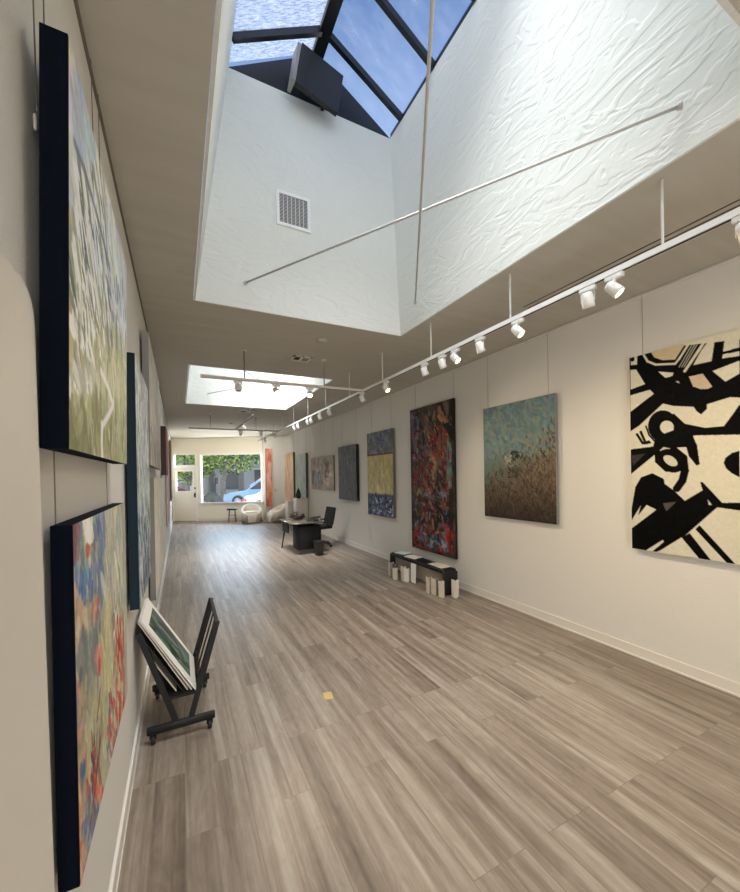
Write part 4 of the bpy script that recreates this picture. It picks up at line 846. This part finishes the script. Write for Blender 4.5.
def tree(label, s, off, h, cr, n, cols, trunk=.22, lean=0):
    P = fwp(s, -.1, off); o = thing('tree', label, 'tree', P, group=None); r2 = random.Random(int(s*10)+int(off))
    br_ = MB(); br_.tube([(0, 0, 0), (lean*.3, 0, h*.25), (lean, 0, h*.5), (lean*1.3, .1, h*.8)], [trunk*1.2, trunk, trunk*.75, trunk*.3], 10)
    for k in range(6):
        t = r2.uniform(0, 2*PI); z = h*r2.uniform(.3, .5); br_.tube([(lean*.7, 0, z), (lean*.7+math.cos(t)*cr*.4, math.sin(t)*cr*.4, z+h*.15), (lean+math.cos(t)*cr*.8, math.sin(t)*cr*.8, z+h*.28)], [trunk*.55, trunk*.35, trunk*.12], 7)
    br_.build('trunk', MT['bark'], o)
    V_ = np.zeros((n*4, 3)); C_ = np.zeros((n*4, 4)); 
    for i in range(n):
        d = Vector((r2.gauss(0, 1), r2.gauss(0, 1), r2.gauss(0, 1))).normalized()*(r2.random()**.45)
        c = Vector((lean+d.x*cr, d.y*cr, h*.68+d.z*h*.38)); a_ = Vector((r2.gauss(0, 1), r2.gauss(0, 1), r2.gauss(0, 1))).normalized(); b_ = a_.orthogonal().normalized(); sz = r2.uniform(.07, .17)
        for j, (x, y) in enumerate(((-1, 0), (0, -.6), (1, 0), (0, .6))): V_[i*4+j] = c+a_*x*sz+b_*y*sz
        cc = np.array(lin(r2.choice(cols)))*r2.uniform(.7, 1.3); C_[i*4:i*4+4] = [*cc, 1]
    me = bpy.data.meshes.new('foliage'); me.from_pydata(V_.tolist(), [], [(i*4, i*4+1, i*4+2, i*4+3) for i in range(n)]); at = me.color_attributes.new('Col', 'FLOAT_COLOR', 'POINT'); at.data.foreach_set('color', C_.ravel()); me.materials.append(MT['leaf']); f_ = bpy.data.objects.new('foliage', me); COL.objects.link(f_); f_.parent = o
G1 = [(172, 200, 90), (120, 156, 66), (214, 226, 120), (58, 88, 44)]; G2 = [(116, 150, 96), (92, 124, 84), (150, 176, 120)]
tree('street tree with a thick grey forked trunk just across from the shop window', -1.75, 9.0, 6.4, 3.0, 4600, G1, .17, .35); tree('bright leafy tree at the left of the shop window view', -4.2, 9.5, 4.8, 2.1, 3600, [(150, 190, 60), (120, 165, 50), (190, 210, 90), (70, 110, 40)], .16)
tree('tree with pale sparse leaves across the street, at the right of the window view', .6, 17, 7.5, 3.4, 3600, G2, .2); tree('dark dense tree behind the street at the far left', -9, 18, 8, 3.8, 4200, G2, .25); tree('background tree behind the white van', -5.2, 22, 9, 4.2, 4200, G1+G2, .25); tree('tree filling the view above the door', -9.5, 9, 6.5, 2.8, 3600, G2, .2)
bd = thing('building', 'grey shop building across the street with a tan awning', 'building', fwp(-1, -.1, 27), math.atan2(E0[1], E0[0]))
MB().box((-9, 0, 0), (9, 6, 5.5)).build('walls', MT['stucco'], bd)
for x in (-7, -3.5, 0, 3.5, 6.5): w_ = MB().box((x-1, -.08, .5), (x+1, .0, 2.6)).build('shop_window', MT['shopdark'], bd); MB().box((x-1.1, -.12, 2.6), (x+1.1, 0, 2.75)).build('lintel', MT['stucco2'], bd)
MB().prism([(0, 2.9), (-1.2, 2.5), (-1.2, 2.4), (0, 2.4)], 0, 5, lambda a_, b_, t: (t, a_, b_)).build('awning', MT['awning'], bd)
b2 = thing('building', 'white building wall opposite the street door', 'building', fwp(-14, -.1, 25), math.atan2(E0[1], E0[0])); MB().box((-6, 0, 0), (3.2, 6, 5)).build('walls', MT['stucco2'], b2)
for x in (-4, -1, 1.8): MB().box((x-.6, -.06, 1), (x+.6, 0, 2.4)).build('window', MT['shopdark'], b2)
sg_ = thing('sign_post', 'thin black post with a small plate on the pavement outside', 'post', fwp(.15, -.06, 3.7)); MB().tube([(0, 0, 0), (0, 0, 1.75)], .025, 8).build('post', MT['black_metal'], sg_); MB().box((-.12, -.01, 1.45), (.12, .01, 1.75)).build('plate', MT['black'], sg_)
pl_ = thing('planter', 'dark round planter bush outside the window lower left', 'planter', fwp(.27, -.06, 3.0)); MB().lathe([(.22, 0), (.3, .4), (.32, .62), (.28, .62), (.27, .55)], 20).build('pot', MT['black'], pl_)
m = MB(); bm = bmesh.new(); bmesh.ops.create_icosphere(bm, subdivisions=3, radius=.34); bm.verts.index_update(); m.add([(v.co.x*(1+.15*math.sin(9*v.co.y/.34)), v.co.y*1.05, .80+v.co.z*.75*(1+.12*math.sin(11*v.co.x/.34))) for v in bm.verts], [[v.index for v in f.verts] for f in bm.faces]); bm.free(); m.build('shrub', mat('dark_shrub', S(44, 52, 40), .9, noise=.5, nscale=20), pl_)

# ================================================================== LIGHT
w = bpy.data.worlds.new('World'); sc.world = w; w.use_nodes = True; nt = w.node_tree; bg = nt.nodes['Background']
tc = nt.nodes.new('ShaderNodeTexCoord'); sp_ = nt.nodes.new('ShaderNodeSeparateXYZ'); nt.links.new(tc.outputs['Generated'], sp_.inputs[0])
rr = nt.nodes.new('ShaderNodeValToRGB'); e = rr.color_ramp.elements; e[0].position = 0; e[0].color = (1, 1, 1, 1); e[1].position = .8; e[1].color = (.036, .082, .205, 1)
x = e.new(.35); x.color = (.42, .55, .75, 1); nt.links.new(sp_.outputs['Z'], rr.inputs[0]); nt.links.new(rr.outputs[0], bg.inputs[0]); bg.inputs[1].default_value = 2.4
def sun(d, e, ang, col):
    L = bpy.data.lights.new('sun', 'SUN'); L.energy = e; L.angle = ang; L.color = col; o = bpy.data.objects.new('sun', L); COL.objects.link(o)
    o.rotation_euler = Vector(d).to_track_quat('-Z', 'Y').to_euler(); o.location = (0, 0, 12)
sun((.60, .34, -.75), 1.0, math.radians(30), (1, .96, .9))
def area(loc, tgt, sx, sy, e, col, spread):
    L = bpy.data.lights.new('area_lamp', 'AREA'); L.shape = 'RECTANGLE'; L.size = sx; L.size_y = sy; L.energy = e; L.spread = math.radians(spread); L.color = col; o = bpy.data.objects.new('area_lamp', L); COL.objects.link(o); o.location = loc
    o.rotation_euler = (Vector(tgt)-Vector(loc)).to_track_quat('-Z', 'Y').to_euler(); return o
area((1.3, 1.3, 5.35), (1.6, 2.6, 0), 1.3, 1.2, 38, (.95, .98, 1), 75)        # daylight falling through the near skylight
area((.95, 1.3, 5.4), (1.3, 3.4, 3.9), 1.0, 1.2, 10.5, (1, 1, .98), 180)
area((1.3, 7.1, 5.35), (1.6, 7.6, 0), 1.3, 1.9, 52, (.95, .98, 1), 150)        # second skylight
area((1.35, 7.2, 5.3), (2.3, 9.0, 0), 1.0, 1.4, 60, (1, .98, .95), 62)
area((1.0, YB+.15, 1.2), (3.7, 2.4, .3), 2.4, 1.6, 165, (1, .975, .945), 180)       # rear of the gallery
area(fwp(2.4, 3.6, 2.8), fwp(2.2, .2, -4.5), 5, 1.6, 560, (.60, .77, 1), 180)   # sky light at the shop front
area(fwp(2.4, .10, 1.0), fwp(2.3, 3.2, -2.2), 3.0, .4, 200, (1, .97, .90), 160)  # sunlit pavement bouncing up to the ceiling
area((1.7, 13.2, 3.2), (1.6, 16.2, 1.3), 2.6, .5, 44, (1, .97, .90), 140)      # unseen lamp added to brighten the shop-front wall
sc.view_settings.view_transform = 'Standard'; sc.view_settings.look = 'None'; sc.view_settings.exposure = 0; sc.view_settings.gamma = 1
sc.cycles.max_bounces = 10; sc.cycles.diffuse_bounces = 6; sc.cycles.transparent_max_bounces = 12; sc.cycles.sample_clamp_indirect = 6
